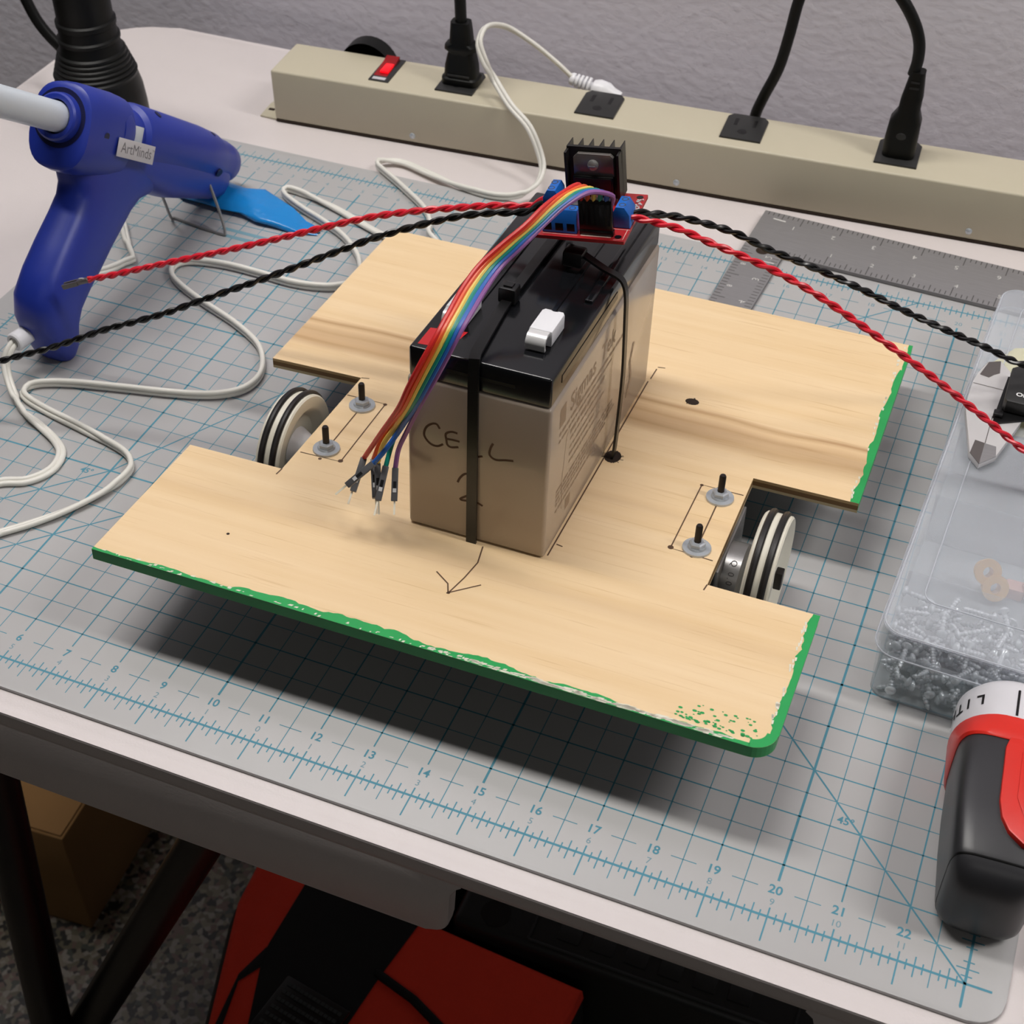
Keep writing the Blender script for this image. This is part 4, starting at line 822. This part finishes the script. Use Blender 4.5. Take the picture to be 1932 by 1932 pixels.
part('bag_top', b, 'bag_red', bg, 60)
b = B(); rows = []
for i in range(12):
    t = i/11; L0, R0 = Vector((6.95, 6.9, 0)).lerp(Vector((6.9, 4.3, 0)), min(1, t*1.6)), Vector((10.45, 6.9, 0)).lerp(Vector((10.1, 4.8, 0)), min(1, t*1.6))
    if t > .625: k = (t-.625)/.375; L0, R0 = Vector((6.9, 4.3, 0)).lerp(Vector((7.9, 1.2, 0)), k), Vector((10.1, 4.8, 0)).lerp(Vector((9.7, 1.4, 0)), k)
    rows.append([(L0.lerp(R0, j/8).x, L0.lerp(R0, j/8).y, ZB+.04+.1*math.sin(math.pi*j/8)) for j in range(9)])
part('strap', B().sheet(rows), 'bag_black', bg, 60)
part('strap', B().sheet([[(x, y, ZB+.03+.05*(j == 1)) for j, (x, y) in enumerate(r)] for r in (((6.9, 4.5), (6.98, 4.2), (7.05, 3.9)), ((6.6, 3.5), (6.65, 3.4), (6.7, 3.3)), ((6.75, 2.0), (6.85, 2.0), (6.95, 2.0)))]), 'bag_black', bg)
part('piping', B().tube([(9.95, 4.9, ZB+.02), (11.2, 4.55, ZB+.04), (12.6, 3.9, ZB+.04), (14.4, 2.6, ZB)], .13, 8), 'bag_black', bg)
bk = part('buckle', B().obox(Vector((8.75, 2.75, ZB+.22)), Vector((.97, -.16, 0)).normalized(), Vector((.16, .97, 0)).normalized(), (0, 0, 1), 1.0, .95, .06, .04), 'black_nylon', bg)
b = B()
for i in range(13):
    for j in range(7):
        u, v = -.8+.135*i, .75-.24*j
        c = Vector((8.75, 2.75, ZB+.285))+Vector((.97, -.16, 0))*u+Vector((.16, .97, 0))*v
        b.obox(c, Vector((.97, -.16, 0)).normalized(), Vector((.16, .97, 0)).normalized(), (0, 0, 1), .055, .05, .012)
part('woven_dot', b, 'webbing', bk, kind='stuff')
kc = thing('tool_case', 'black hard plastic tool case with embossed lid standing behind the red bag', 'tool case', (16.2, 10, -TZ))
KX0, KX1, KY0 = 11.1, 21.3, 7.12
part('case_shell', B().box(KX0, KX1, KY0, 12.6, -TZ, -16.0, .25, 3), 'case_black', kc)
b = B()
for x0, x1, y0, y1 in ((13.3, 20.6, 7.35, 8.55),):
    for q in (((x0, y0), (x1, y0)), ((x1, y0), (x1, y1)), ((x1, y1), (x0, y1)), ((x0, y1), (x0, y0))): b.tube([(*q[0], -15.985), (*q[1], -15.985)], .05, 6)
for k in range(6): b.box(14.0+.95*k, 14.62+.95*k, 7.65, 8.25, -16.02, -15.965, .02)
part('embossing', b, 'case_black', kc)
part('lid_recess', B().lathe([(0, .42), (.012, .42), (.012, 0)], (12.2, 7.75, -16), (0, 0, 1), 24), 'recess_black', kc)
